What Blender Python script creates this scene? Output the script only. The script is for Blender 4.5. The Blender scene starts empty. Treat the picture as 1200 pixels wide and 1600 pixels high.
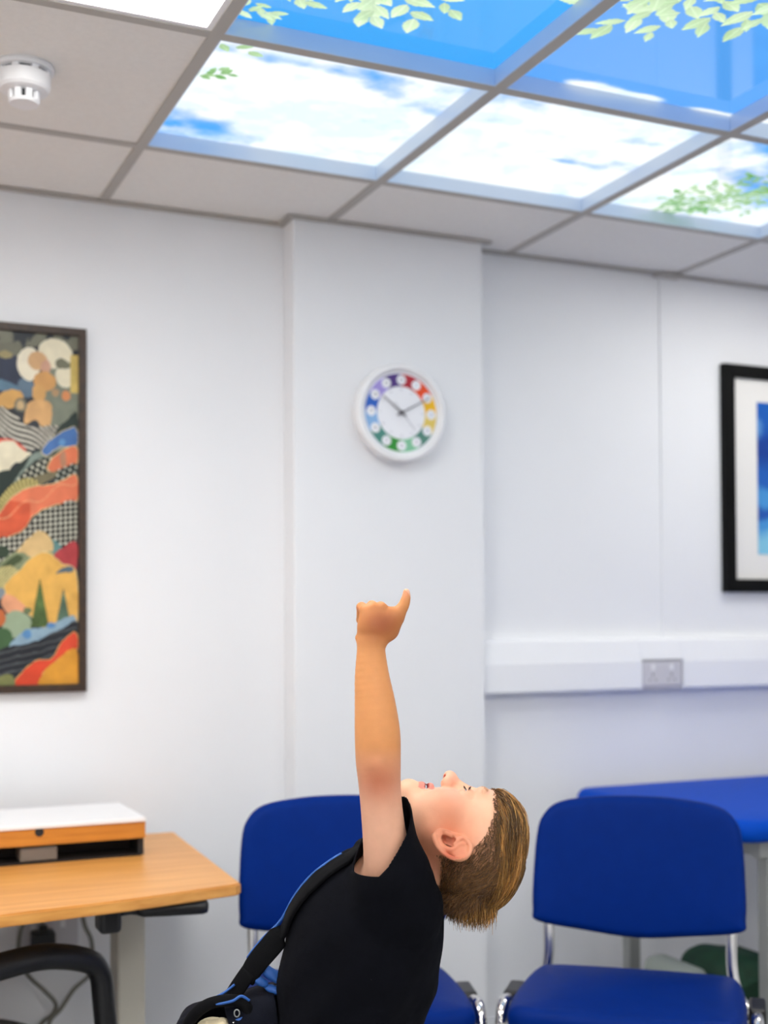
import bpy, bmesh, math, random
import numpy as np
from mathutils import Vector, Matrix

S = bpy.context.scene
COL = S.collection
random.seed(4)
RNG = np.random.default_rng(7)

# ------------------------------------------------------------------ camera
CAM_Z, CEIL, WALL_Y = 1.26, 2.358, 3.2875
YAW, PITCH, ROLL, FPX, SHIFT = 0.4225, 0.0194, 0.0048, 1980.8, 135.8
cam = bpy.data.cameras.new('camera')
cam.sensor_fit = 'VERTICAL'
cam.sensor_height = 36.0
cam.sensor_width = 27.0
cam.lens = FPX / 1600 * 36.0
cam.shift_y = SHIFT / 1600
cam.clip_start = 0.05
cam.dof.use_dof = True
cam.dof.focus_distance = 1.87
cam.dof.aperture_fstop = 3.0
camo = bpy.data.objects.new('camera', cam)
COL.objects.link(camo)
_r = Matrix.Rotation(-YAW, 3, 'Z') @ Matrix.Rotation(PITCH, 3, 'X') @ Matrix.Rotation(ROLL, 3, 'Y') @ Matrix.Rotation(math.pi / 2, 3, 'X')
camo.matrix_world = Matrix.Translation((0, 0, CAM_Z)) @ _r.to_4x4()
S.camera = camo

# ------------------------------------------------------------------ world and exposure
w = bpy.data.worlds.new('world')
S.world = w
w.use_nodes = True
w.node_tree.nodes['Background'].inputs[0].default_value = (0.9, 0.95, 1.0, 1)
w.node_tree.nodes['Background'].inputs[1].default_value = 0.3
S.view_settings.view_transform = 'Standard'
S.view_settings.look = 'None'
S.view_settings.exposure = 0.0
S.view_settings.gamma = 1.0
S.view_settings.use_curve_mapping = False
PANEL_LIGHT = 20.5        # radiance of the white LED panels
SKY_LIGHT = 1.0           # radiance of the printed sky panels
S.cycles.max_bounces = 10
S.cycles.diffuse_bounces = 6
S.cycles.sample_clamp_indirect = 6.0


# ------------------------------------------------------------------ helpers
def srgb(r, g, b):
    f = lambda c: c / 12.92 if c <= 0.04045 else ((c + 0.055) / 1.055) ** 2.4
    return (f(r / 255), f(g / 255), f(b / 255), 1.0)


def srgb_np(c):
    c = np.asarray(c, float) / 255
    return np.where(c <= 0.04045, c / 12.92, ((c + 0.055) / 1.055) ** 2.4)


def mat(name, col, rough=0.6, metal=0.0, noise=0.0, nscale=20.0, bump=0.0, bscale=60.0, spec=0.5, coat=0.0, sub=0.0,
        attr=False, sheen=0.0):
    m = bpy.data.materials.new(name)
    m.use_nodes = True
    nt = m.node_tree
    b = nt.nodes['Principled BSDF']
    b.inputs['Base Color'].default_value = col
    b.inputs['Roughness'].default_value = rough
    b.inputs['Metallic'].default_value = metal
    b.inputs['Specular IOR Level'].default_value = spec
    b.inputs['Coat Weight'].default_value = coat
    b.inputs['Coat Roughness'].default_value = 0.1
    b.inputs['Sheen Weight'].default_value = sheen
    if sub:
        b.inputs['Subsurface Weight'].default_value = sub
        b.inputs['Subsurface Radius'].default_value = (1.0, 0.4, 0.2)
        b.inputs['Subsurface Scale'].default_value = 0.006
    tc = nt.nodes.new('ShaderNodeTexCoord')
    src = None
    if attr:
        a = nt.nodes.new('ShaderNodeAttribute')
        a.attribute_name = 'Col'
        src = a.outputs['Color']
        nt.links.new(src, b.inputs['Base Color'])
    if noise:
        n = nt.nodes.new('ShaderNodeTexNoise')
        n.inputs['Scale'].default_value = nscale
        n.inputs['Detail'].default_value = 5
        nt.links.new(tc.outputs['Object'], n.inputs['Vector'])
        mx = nt.nodes.new('ShaderNodeMix')
        mx.data_type = 'RGBA'
        mx.blend_type = 'MULTIPLY'
        mx.inputs['Factor'].default_value = 1.0
        mr = nt.nodes.new('ShaderNodeMapRange')
        mr.inputs['From Min'].default_value = 0.3
        mr.inputs['From Max'].default_value = 0.7
        mr.inputs['To Min'].default_value = 1 - noise
        mr.inputs['To Max'].default_value = 1.0
        nt.links.new(n.outputs['Fac'], mr.inputs['Value'])
        if src is not None:
            nt.links.new(src, mx.inputs['A'])
        else:
            mx.inputs['A'].default_value = col
        nt.links.new(mr.outputs['Result'], mx.inputs['B'])
        nt.links.new(mx.outputs['Result'], b.inputs['Base Color'])
    if bump:
        n2 = nt.nodes.new('ShaderNodeTexNoise')
        n2.inputs['Scale'].default_value = bscale
        n2.inputs['Detail'].default_value = 4
        nt.links.new(tc.outputs['Object'], n2.inputs['Vector'])
        bp = nt.nodes.new('ShaderNodeBump')
        bp.inputs['Strength'].default_value = bump
        bp.inputs['Distance'].default_value = 0.004
        nt.links.new(n2.outputs['Fac'], bp.inputs['Height'])
        nt.links.new(bp.outputs['Normal'], b.inputs['Normal'])
    return m


def wood(name, c1, c2, rough=0.4, axis='X'):
    m = mat(name, c1, rough)
    nt = m.node_tree
    tc = nt.nodes.new('ShaderNodeTexCoord')
    mp = nt.nodes.new('ShaderNodeMapping')
    mp.inputs['Scale'].default_value = (1.2, 22, 22) if axis == 'X' else (22, 1.2, 22)
    n = nt.nodes.new('ShaderNodeTexNoise')
    n.inputs['Scale'].default_value = 3
    n.inputs['Detail'].default_value = 6
    n.inputs['Distortion'].default_value = 0.6
    cr = nt.nodes.new('ShaderNodeValToRGB')
    cr.color_ramp.elements[0].position = 0.35
    cr.color_ramp.elements[0].color = c2
    cr.color_ramp.elements[1].position = 0.65
    cr.color_ramp.elements[1].color = c1
    nt.links.new(tc.outputs['Object'], mp.inputs['Vector'])
    nt.links.new(mp.outputs['Vector'], n.inputs['Vector'])
    nt.links.new(n.outputs['Fac'], cr.inputs['Fac'])
    nt.links.new(cr.outputs['Color'], nt.nodes['Principled BSDF'].inputs['Base Color'])
    return m


def emit(name, col, strength, attr=False, rough=0.04):
    """A lit panel: it gives off its own colour through a clear glossy sheet."""
    m = mat(name, (0.02, 0.02, 0.02, 1), rough)
    nt = m.node_tree
    b = nt.nodes['Principled BSDF']
    b.inputs['Emission Color'].default_value = col
    b.inputs['Emission Strength'].default_value = strength
    if attr:
        a = nt.nodes.new('ShaderNodeAttribute')
        a.attribute_name = 'Col'
        nt.links.new(a.outputs['Color'], b.inputs['Emission Color'])
    return m


def link(name, me, m=None, parent=None, smooth=False):
    o = bpy.data.objects.new(name, me)
    COL.objects.link(o)
    if m is not None and not me.materials:
        me.materials.append(m)
    if smooth:
        me.polygons.foreach_set('use_smooth', [True] * len(me.polygons))
    if parent is not None:
        o.parent = parent
    return o


def from_data(name, v, f, m=None, parent=None, smooth=False):
    me = bpy.data.meshes.new(name)
    me.from_pydata([tuple(map(float, p)) for p in v], [], [tuple(map(int, q)) for q in f])
    me.update()
    return link(name, me, m, parent, smooth)


def from_np(name, v, f, m=None, parent=None, smooth=True, col=None):
    """v (n,3), f (k,3|4) numpy arrays -> object; fast for big meshes."""
    me = bpy.data.meshes.new(name)
    v = np.ascontiguousarray(v, np.float32)
    f = np.ascontiguousarray(f, np.int32)
    k = f.shape[1]
    me.vertices.add(len(v))
    me.vertices.foreach_set('co', v.ravel())
    me.loops.add(f.size)
    me.loops.foreach_set('vertex_index', f.ravel())
    me.polygons.add(len(f))
    me.polygons.foreach_set('loop_start', np.arange(0, f.size, k, dtype=np.int32))
    me.polygons.foreach_set('loop_total', np.full(len(f), k, np.int32))
    if smooth:
        me.polygons.foreach_set('use_smooth', np.ones(len(f), bool))
    me.update(calc_edges=True)
    me.validate()
    if col is not None:
        a = me.color_attributes.new('Col', 'FLOAT_COLOR', 'POINT')
        c = np.ones((len(v), 4), np.float32)
        c[:, :3] = col
        a.data.foreach_set('color', c.ravel())
    return link(name, me, m, parent)


def bm_obj(name, bm, m, parent=None, smooth=False):
    me = bpy.data.meshes.new(name)
    bmesh.ops.recalc_face_normals(bm, faces=bm.faces)
    bm.to_mesh(me)
    bm.free()
    return link(name, me, m, parent, smooth)


def add_box(bm, x0, x1, y0, y1, z0, z1, bev=0.0, seg=2):
    r = bmesh.ops.create_cube(bm, size=1.0)
    vs = r['verts']
    for v in vs:
        v.co = Vector(((x0 + x1) / 2 + v.co.x * (x1 - x0), (y0 + y1) / 2 + v.co.y * (y1 - y0), (z0 + z1) / 2 + v.co.z * (z1 - z0)))
    if bev:
        es = list({e for v in vs for e in v.link_edges})
        bmesh.ops.bevel(bm, geom=es, offset=bev, segments=seg, affect='EDGES', profile=0.5)


def box(name, x0, x1, y0, y1, z0, z1, m, parent=None, bev=0.0, seg=2):
    bm = bmesh.new()
    add_box(bm, x0, x1, y0, y1, z0, z1, bev, seg)
    return bm_obj(name, bm, m, parent, smooth=False)


def catmull(pts, n=8, closed=False):
    P = [np.array(p, float) for p in pts]
    out = []
    L = len(P)
    rng = range(L) if closed else range(L - 1)
    for i in rng:
        p0 = P[(i - 1) % L] if closed or i > 0 else 2 * P[0] - P[1]
        p1 = P[i]
        p2 = P[(i + 1) % L]
        p3 = P[(i + 2) % L] if closed or i + 2 < L else 2 * P[-1] - P[-2]
        for k in range(n):
            t = k / n
            out.append(0.5 * ((2 * p1) + (-p0 + p2) * t + (2 * p0 - 5 * p1 + 4 * p2 - p3) * t * t + (-p0 + 3 * p1 - 3 * p2 + p3) * t ** 3))
    if not closed:
        out.append(P[-1])
    return out


def tube_data(path, rad, sides=10, flat=1.0):
    P = [Vector(p) for p in path]
    n = len(P)
    R = rad if hasattr(rad, '__len__') else [rad] * n
    v, f = [], []
    up = Vector((0, 0, 1))
    t0 = (P[1] - P[0]).normalized()
    if abs(t0.z) > 0.9:
        up = Vector((0, 1, 0))
    nrm = (up - t0 * up.dot(t0)).normalized()
    for i in range(n):
        t = (P[min(i + 1, n - 1)] - P[max(i - 1, 0)]).normalized()
        nrm = (nrm - t * nrm.dot(t)).normalized()
        bn = t.cross(nrm)
        for k in range(sides):
            a = 2 * math.pi * k / sides
            v.append(P[i] + (nrm * math.cos(a) * flat + bn * math.sin(a)) * R[i])
    for i in range(n - 1):
        for k in range(sides):
            k2 = (k + 1) % sides
            f.append((i * sides + k, i * sides + k2, (i + 1) * sides + k2, (i + 1) * sides + k))
    f.append(tuple(range(sides))[::-1])
    f.append(tuple((n - 1) * sides + k for k in range(sides)))
    return v, f


def tube(name, path, rad, m, parent=None, sides=10, flat=1.0):
    v, f = tube_data(path, rad, sides, flat)
    return from_data(name, v, f, m, parent, smooth=True)


def lathe(name, prof, m, parent=None, sides=40, origin=(0, 0, 0), axis='Z', smooth=True):
    """prof = [(radius, height)]; axis Z up, or '-Y' (height runs towards -Y), or '-Z'."""
    v, f = [], []
    for (r, h) in prof:
        for k in range(sides):
            a = 2 * math.pi * k / sides
            c, s = r * math.cos(a), r * math.sin(a)
            p = {'Z': (c, s, h), '-Z': (c, -s, -h), '-Y': (c, -h, s)}[axis]
            v.append((p[0] + origin[0], p[1] + origin[1], p[2] + origin[2]))
    for i in range(len(prof) - 1):
        for k in range(sides):
            k2 = (k + 1) % sides
            f.append((i * sides + k, i * sides + k2, (i + 1) * sides + k2, (i + 1) * sides + k))
    f.append(tuple(range(sides))[::-1])
    f.append(tuple((len(prof) - 1) * sides + k for k in range(sides)))
    o = from_data(name, v, f, m, parent, smooth=smooth)
    bm = bmesh.new()
    bm.from_mesh(o.data)
    bmesh.ops.recalc_face_normals(bm, faces=bm.faces)
    for e in bm.edges:
        if len(e.link_faces) == 2 and e.calc_face_angle(0) > 0.6:
            e.smooth = False
    bm.to_mesh(o.data)
    bm.free()
    return o


def thing(name, label, cat, loc=(0, 0, 0), rz=0.0, group=None):
    o = bpy.data.objects.new(name, None)
    o.empty_display_size = 0.1
    COL.objects.link(o)
    o.location = loc
    o.rotation_euler = (0, 0, rz)
    tag(o, label, cat, group)
    return o


def tag(o, label, cat, group=None):
    o['label'] = label
    o['category'] = cat
    if group:
        o['group'] = group
    return o


def struct(o):
    o['kind'] = 'structure'
    return o


def pad(name, outline, thick, rnd, m, parent=None, bend=None, rings=5, bulge=0.0):
    """Upholstered pad: an outline (x, z) with rounded rims and slightly crowned faces; thickness runs along y."""
    O = np.array(outline, float)
    n = len(O)
    c = O.mean(0)
    nx = np.roll(O, -1, 0) - np.roll(O, 1, 0)
    nrm = np.stack([nx[:, 1], -nx[:, 0]], 1)
    nrm /= np.linalg.norm(nrm, axis=1)[:, None]
    if ((O - c) * nrm).sum() < 0:
        nrm = -nrm
    rad_ = (O - c) / np.linalg.norm(O - c, axis=1)[:, None]
    for _ in range(3):
        nrm = nrm + .5 * (np.roll(nrm, 1, 0) + np.roll(nrm, -1, 0))
        nrm /= np.linalg.norm(nrm, axis=1)[:, None]
    nrm = nrm + .35 * rad_
    nrm /= np.linalg.norm(nrm, axis=1)[:, None]
    v, f = [], []
    soft = O - nrm * rnd                       # the face relaxes towards an even oval in the middle
    for _ in range(60):
        soft = .5 * soft + .25 * (np.roll(soft, 1, 0) + np.roll(soft, -1, 0))
    loops = []
    for side in (1, -1):
        seq = []
        for s in (0.15, 0.4, 0.65, 0.85):           # crowned face rings from the middle outwards
            ring = c + ((O - nrm * rnd) * s ** 2 + soft * (1 - s ** 2) - c) * s
            seq.append((ring, thick / 2 + bulge * (1 - s * s)))
        for (ins, h) in [(rnd * (1 - math.sin(math.pi / 2 * k / rings)), thick / 2 - rnd * (1 - math.cos(math.pi / 2 * k / rings))) for k in range(rings + 1)]:
            seq.append((O - nrm * ins, h))
        if side == -1:
            seq = seq[::-1][1:] if abs(thick / 2 - rnd) < 1e-6 else seq[::-1]
        loops += [(r, h * side) for r, h in seq]
    for r, h in loops:
        for q in r:
            v.append([q[0], h, q[1]])
    for i in range(len(loops) - 1):
        for k in range(n):
            k2 = (k + 1) % n
            f.append((i * n + k, i * n + k2, (i + 1) * n + k2, (i + 1) * n + k))
    v.append([c[0], thick / 2 + bulge, c[1]])
    v.append([c[0], -thick / 2 - bulge, c[1]])
    L = len(loops) - 1
    for k in range(n):
        k2 = (k + 1) % n
        f.append((len(v) - 2, k2, k))
        f.append((len(v) - 1, L * n + k, L * n + k2))
    if bend:
        v = [bend(*p) for p in v]
    o = from_data(name, v, f, m, parent, smooth=True)
    bm = bmesh.new()
    bm.from_mesh(o.data)
    bmesh.ops.recalc_face_normals(bm, faces=bm.faces)
    bm.to_mesh(o.data)
    bm.free()
    return o


def paint_grid(name, w_, h_, nx, ny, colfn, m, parent=None, horizontal=False):
    """A flat sheet whose print is held per vertex. colfn(u, v) -> linear rgb, u to the right, v up, both 0..1."""
    u = np.linspace(0, 1, nx)
    v = np.linspace(0, 1, ny)
    U, V = np.meshgrid(u, v)
    if horizontal:
        P = np.stack([U * w_, V * h_, 0 * U], -1).reshape(-1, 3)
    else:
        P = np.stack([U * w_, 0 * U, V * h_], -1).reshape(-1, 3)
    i = np.arange(nx - 1)[None, :] + nx * np.arange(ny - 1)[:, None]
    i = i.ravel()
    F = np.stack([i, i + 1, i + 1 + nx, i + nx], 1)
    if horizontal:
        F = F[:, ::-1]
    return from_np(name, P, F, m, parent, smooth=False, col=colfn(U.ravel(), V.ravel()))


def inside(poly, x, y, smooth=0):
    """Vectorised point in polygon; smooth > 0 rounds the outline first."""
    P = np.array(poly, float)
    if smooth:
        P = np.array(catmull(P, smooth, True))
    r = np.zeros(x.shape, bool)
    x1, y1 = P[-1]
    for x2, y2 in P:
        if y1 != y2:
            c = ((y1 > y) != (y2 > y)) & (x < (x2 - x1) * (y - y1) / (y2 - y1) + x1)
            r ^= c
        x1, y1 = x2, y2
    return r


_LAT = RNG.random((64, 64, 64)).astype(np.float32)


def vnoise(p):
    """Value noise on (n,3) points."""
    p = np.asarray(p, np.float32)
    i = np.floor(p).astype(int)
    t = p - i
    t = t * t * (3 - 2 * t)
    r = 0
    for a in (0, 1):
        for b in (0, 1):
            for c in (0, 1):
                wgt = (t[:, 0] if a else 1 - t[:, 0]) * (t[:, 1] if b else 1 - t[:, 1]) * (t[:, 2] if c else 1 - t[:, 2])
                r = r + wgt * _LAT[(i[:, 0] + a) & 63, (i[:, 1] + b) & 63, (i[:, 2] + c) & 63]
    return r


def fbm(p, n=4):
    r, a, s = 0, 0.5, 1.0
    for k in range(n):
        r = r + a * vnoise(np.asarray(p) * s + 17.3 * k)
        a *= 0.5
        s *= 2.03
    return r / (1 - 0.5 ** n)


# ------------------------------------------------------------------ materials
M_wall = mat('wall_paint', srgb(236, 237, 240), 0.55, noise=0.02, nscale=3, bump=0.05, bscale=250)
M_ceil = mat('ceiling_tile_face', srgb(238, 236, 232), 0.9, noise=0.04, nscale=90, bump=0.15, bscale=300)
M_bar = mat('grid_bar_metal', srgb(176, 172, 166), 0.5)
M_trim = mat('white_gloss_trim', srgb(240, 241, 244), 0.3)
M_floor = mat('grey_vinyl', srgb(150, 152, 155), 0.4, noise=0.15, nscale=80)
M_white = mat('white_plastic', srgb(238, 238, 240), 0.35)
M_grey = mat('grey_plastic', srgb(205, 203, 208), 0.4)
M_dark = mat('dark_slot', srgb(30, 30, 32), 0.7)
M_black = mat('black_plastic', srgb(16, 16, 19), 0.38)
M_chrome = mat('chrome', (0.82, 0.80, 0.78, 1), 0.14, metal=1.0)
M_steel = mat('grey_steel', srgb(150, 152, 150), 0.38, metal=0.3)
M_vinyl = mat('blue_vinyl', srgb(0, 38, 116), 0.5, noise=0.08, nscale=30, bump=0.06, bscale=500, spec=0.06)
M_couch = mat('couch_vinyl', srgb(0, 72, 186), 0.55, noise=0.06, nscale=30, bump=0.05, bscale=500, spec=0.08)
M_beech = wood('beech', srgb(226, 164, 88), srgb(206, 140, 66), 0.38)
M_beech2 = wood('beech_dark', srgb(206, 134, 48), srgb(184, 112, 36), 0.4)
M_walnut = wood('walnut', srgb(62, 40, 20), srgb(40, 24, 12), 0.45, 'Y')
M_blackwood = mat('black_lacquer', srgb(6, 6, 6), 0.5, spec=0.15)
M_mount = mat('cream_mount', srgb(232, 230, 226), 0.8)
M_legpaint = mat('leg_paint', srgb(196, 192, 180), 0.45)
M_cable = mat('grey_cable', srgb(120, 118, 110), 0.5)
M_green = mat('green_fabric', srgb(14, 62, 40), 0.75, noise=0.4, nscale=25)
M_panel = emit('led_diffuser', (1.0, 0.985, 0.95, 1), PANEL_LIGHT, rough=0.5)
M_panel_dim = emit('led_diffuser_dimmed', (1.0, 0.985, 0.95, 1), PANEL_LIGHT * .45, rough=0.5)
M_sky = emit('sky_print', (1, 1, 1, 1), SKY_LIGHT, attr=True, rough=0.05)
M_reveal = mat('clear_reveal', srgb(205, 222, 245), 0.12, spec=0.8)
M_print = mat('art_print', (1, 1, 1, 1), 0.4, attr=True, coat=0.12, spec=0.25)

# ------------------------------------------------------------------ room shell
RX0, RX1, RY0 = -2.3, 4.4, -2.4
struct(box('floor', RX0 - .1, RX1 + .1, RY0 - .1, WALL_Y + .1, -0.1, 0.0, M_floor))
wall_back = struct(box('wall_back', RX0 - .1, RX1 + .1, WALL_Y, WALL_Y + .1, 0.0, 2.62, M_wall))
struct(box('wall_left', RX0 - .1, RX0, RY0, WALL_Y, 0.0, 2.62, M_wall))
struct(box('wall_right', RX1, RX1 + .1, RY0, WALL_Y, 0.0, 2.62, M_wall))
struct(box('wall_front', RX0 - .1, RX1 + .1, RY0 - .1, RY0, 0.0, 2.62, M_wall))
PX0, PX1, PY = 1.177, 1.757, 3.205
struct(box('pillar', PX0, PX1, PY, WALL_Y, 0.0, CEIL, M_wall, bev=0.004))
# boxed-out right stretch of the wall, ending in the vertical board joint
box('wall_panel', 2.437, RX1, WALL_Y - 0.006, WALL_Y, 1.12, CEIL, M_wall, wall_back)
box('joint_shade_strip', 2.41, 2.50, WALL_Y - 0.045, WALL_Y - 0.006, CEIL - .009, CEIL - .003, M_bar, wall_back)  # thin grey strip standing in for the shade atop the joint
struct(box('baseboard_back', RX0, RX1, WALL_Y - 0.015, WALL_Y, 0.0, 0.1, M_trim))

ceiling = struct(box('ceiling', RX0 - .1, RX1 + .1, RY0 - .1, WALL_Y + .1, 2.62, 2.7, M_ceil))
GX, GY, MOD, BW = 0.680, 2.868, 0.601, 0.024
PIC_Z = CEIL + 0.034
SKY = {(0, 0), (1, 0), (2, 0), (0, 1), (1, 1), (2, 1)}
LED = {(-1, 1), (3, 0), (-1, 4), (2, 4), (-4, 1), (-4, 4), (0, 6), (3, 6), (-3, 7)}  # panels out of view are added to brighten the walls
for i in range(-5, 7):          # bars running into the room, one per column line
    x = GX + MOD * i
    if RX0 < x < RX1:
        box('grid_bar', x - BW / 2, x + BW / 2, RY0, WALL_Y, CEIL, CEIL + 0.03, M_bar, ceiling)
for j in range(0, 9):
    y = GY - MOD * j
    if y > RY0:
        for i in range(-5, 7):  # cross bars between the long ones
            a, b = max(RX0, GX + MOD * i + BW / 2), min(RX1, GX + MOD * (i + 1) - BW / 2)
            if b > a:
                box('cross_bar', a, b, y - BW / 2, y + BW / 2, CEIL + 0.0005, CEIL + 0.03, M_bar, ceiling)
tile_mesh = None
for i in range(-6, 7):
    for j in range(-1, 9):
        if (i, j) in SKY or (i, j) in LED:
            continue
        x0, x1 = max(RX0, GX + MOD * i + .006), min(RX1, GX + MOD * (i + 1) - .006)
        y0, y1 = max(RY0, GY - MOD * (j + 1) + .006), min(WALL_Y, GY - MOD * j - .006)
        if x1 - x0 < .03 or y1 - y0 < .03:
            continue
        full = x1 - x0 > .58 and y1 - y0 > .58
        if full and tile_mesh:
            o = link('ceiling_tile', tile_mesh, None, ceiling)
            o.location = (x0, y0, 0)
        elif full:
            o = box('ceiling_tile', 0, x1 - x0, 0, y1 - y0, CEIL + 0.004, CEIL + 0.018, M_ceil, ceiling)
            tile_mesh = o.data
            o.location = (x0, y0, 0)
        else:
            box('ceiling_tile', x0, x1, y0, y1, CEIL + 0.004, CEIL + 0.018, M_ceil, ceiling)
# wall angle trims round the ceiling edge
tw = 0.022
struct(box('trim_1', RX0, PX0, WALL_Y - tw, WALL_Y, CEIL - .003, CEIL + .001, M_bar))
struct(box('trim_2', PX0 - tw, PX1 + tw, PY - tw, PY, CEIL - .003, CEIL + .001, M_bar))
struct(box('trim_3', PX0 - tw, PX0, PY, WALL_Y - tw, CEIL - .003, CEIL + .001, M_bar))
struct(box('trim_4', PX1, RX1, WALL_Y - tw - .006, WALL_Y - .006, CEIL - .003, CEIL + .001, M_bar))


# ------------------------------------------------------------------ sky panels
def leaf_mask(x, y, cx, cy, ang, L, W):
    c, s = math.cos(ang), math.sin(ang)
    a = ((x - cx) * c + (y - cy) * s) / L
    b = (-(x - cx) * s + (y - cy) * c) / W
    return (a > 0) & (a < 1) & (np.abs(b) < np.clip(np.sin(np.pi * np.clip(a, 0, 1) ** 0.8), 0, 1) * 0.5), a, b


rl = random.Random(11)
LEAVES = []


def sprig(u, v, ang, n, size, shade, spread=1.1):
    """A twig of n leaves in ceiling-module coordinates."""
    for k in range(n):
        t = k / max(1, n - 1)
        s = -1 if k % 2 else 1
        bu, bv = u + math.cos(ang) * t * size * 2.2, v + math.sin(ang) * t * size * 2.2
        a = ang + s * spread * (1 - 0.75 * t) + rl.uniform(-.25, .25)
        L = size * rl.uniform(.75, 1.15)
        LEAVES.append((bu, bv, a, L, L * rl.uniform(.4, .55), shade + rl.uniform(-.25, .25)))


sprig(0.03, 0.575, 0.45, 6, 0.056, 0.0)
sprig(0.04, 0.57, 0.9, 4, 0.045, 0.2)
sprig(0.00, 0.86, -0.2, 4, 0.07, 0.5)
for q in ((.02, 1.16, -.7, 6, .07), (.05, 1.28, -.5, 7, .08), (.0, 1.05, .2, 5, .06), (.22, 1.38, -.6, 6, .09), (.30, 1.36, -1.0, 6, .09),
          (.36, 1.40, -1.2, 7, .10), (.42, 1.42, -.9, 6, .11), (.2, 1.5, -.6, 6, .1), (.5, 1.46, -.7, 5, .09), (.1, 1.5, -.4, 6, .1)):
    sprig(*q, 1.0)
for q in ((1.24, 1.62, -2.1, 6, .11), (1.22, 1.70, -2.5, 6, .11), (1.30, 1.66, -1.6, 5, .09), (1.30, 1.78, -2.0, 7, .1), (1.36, 1.80, -1.3, 7, .10),
          (1.45, 1.86, -1.2, 6, .12), (1.2, 1.85, -1.8, 7, .11), (1.55, 1.95, -1.5, 6, .12), (1.1, 1.9, -1.3, 6, .1)):
    sprig(*q, 0.95)
for k in range(70):
    a_ = rl.random()
    uu, vv = 2.34 + .62 * a_ + rl.gauss(0, .02), .06 + .58 * a_ + rl.gauss(0, .11)
    if .03 < vv < .8 and uu < 3.0:
        sprig(uu, vv, rl.uniform(-3.1, 3.1), 5, rl.uniform(.04, .065), rl.choice((-.1, .1, .45)))


def sky_colour(i, j):
    def fn(U, V):
        # ceiling-module coordinates: u to the right, v away from the back wall
        u, v = i + U, j + (1 - V)
        P = np.stack([u * 3.0 + v * 1.0, v * 3.4 - u * 0.8, 0 * u + 2.5], 1)
        n = fbm(P, 6) + 0.35 * (fbm(P * 4.1 + 9, 4) - .5)
        g = lambda cu, cv, ru, rv, rot=0.0: np.exp(-((((u - cu) * math.cos(rot) + (v - cv) * math.sin(rot)) / ru) ** 2 + ((-(u - cu) * math.sin(rot) + (v - cv) * math.cos(rot)) / rv) ** 2))
        cloud = np.where(v < 1.0, 1.12, -0.5)
        cloud = cloud - 1.15 * g(.20, .12, .24, .10, -.25) - .7 * g(.06, .0, .2, .05)
        cloud = cloud - .75 * g(.55, .83, .40, .07, .0) - .55 * g(.85, .68, .30, .07, -.3) - .5 * g(.3, .80, .2, .04)
        cloud = cloud - .70 * g(1.85, .68, .22, .05, .1) - .65 * g(1.15, .86, .2, .08) - .45 * g(1.65, .38, .12, .02)
        cloud = cloud - .85 * g(2.2, .88, .35, .13) - .5 * g(2.75, .45, .3, .35)
        cloud = cloud + 1.9 * g(1.34, 1.02, .09, .035) + 2.0 * g(1.55, 1.02, .11, .03) + 2.0 * g(1.93, 1.0, .16, .03) + .8 * g(.55, 1.62, .2, .1)
        cloud = np.where(u > 2.0, np.maximum(cloud, np.where(v > 1, .9, cloud)), cloud)
        m_ = np.clip(cloud + (n - .5) * 2.2, 0, 1)
        m_ = m_ * m_ * (3 - 2 * m_)
        w2 = np.clip((fbm(P * 2.3 + 31, 5) - .32) * 5, 0, 1)
        t = np.clip((v - 1) * 0.9 + 0.1 * u, 0, 1)[:, None]
        blue = np.array([[0.03, 0.36, 0.90]]) * (1 - t) + np.array([[0.055, 0.43, 0.93]]) * t
        blue = np.where(((u > 1) & (v > 1))[:, None], np.array([[.095, .37, .90]]), blue)
        white = np.array([[.80, .93, .99]]) * (1 - w2[:, None]) + np.array([[.97, 1.0, 1.0]]) * w2[:, None]
        c = blue * (1 - m_[:, None]) + white * m_[:, None]
        for (bu, bv, a, L, W, sh) in LEAVES:
            if bu + L < i - .05 or bu - L > i + 1.05 or bv + L < j - .05 or bv - L > j + 1.05:
                continue
            k, aa, bb = leaf_mask(u, v, bu, bv, a, L, W)
            if k.any():
                lc = np.array([.20, .48, .12]) * (1 - sh) + np.array([.64, .85, .52]) * sh
                rib = (np.abs(bb[k]) < .06)[:, None] * .12
                c[k] = np.clip(lc * (0.85 + .25 * aa[k])[:, None] + rib, 0, 1.1)
        return c
    return fn


SKY_LABEL = {
    (0, 0): 'cloudy sky light panel with one green sprig, beside the smoke detector tile',
    (1, 0): 'nearly all white cloud sky light panel above the pillar',
    (2, 0): 'sky light panel with dense green leaves over cloud, near the blue framed picture',
    (0, 1): 'blue sky light panel with pale leaves touching the lit white panel',
    (1, 1): 'deep blue sky light panel with small white clouds along one edge and pale leaves',
    (2, 1): 'sky light panel of which only a cloudy white corner shows'}
for (i, j) in sorted(SKY):
    x0, x1 = GX + MOD * i + BW / 2, GX + MOD * (i + 1) - BW / 2
    y0, y1 = GY - MOD * (j + 1) + BW / 2, GY - MOD * j - BW / 2
    t = thing('sky_light_panel', SKY_LABEL[(i, j)], 'ceiling light', (x0, y0, CEIL + .001), 0, 'printed sky light panels')
    W_, H_ = x1 - x0, y1 - y0
    p = paint_grid('sky_picture', W_, H_, 260, 260, sky_colour(i, j), M_sky, t, True)
    p.location = (0, 0, PIC_Z - CEIL)
    for q in ((0, W_, 0, .003), (0, W_, H_ - .003, H_), (0, .003, .003, H_ - .003), (W_ - .003, W_, .003, H_ - .003)):
        box('reveal_strip', q[0], q[1], q[2], q[3], 0.0, PIC_Z - CEIL + .004, M_reveal, t)
    box('backing_tray', 0, W_, 0, H_, PIC_Z - CEIL + .006, PIC_Z - CEIL + .03, M_white, t)

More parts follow.
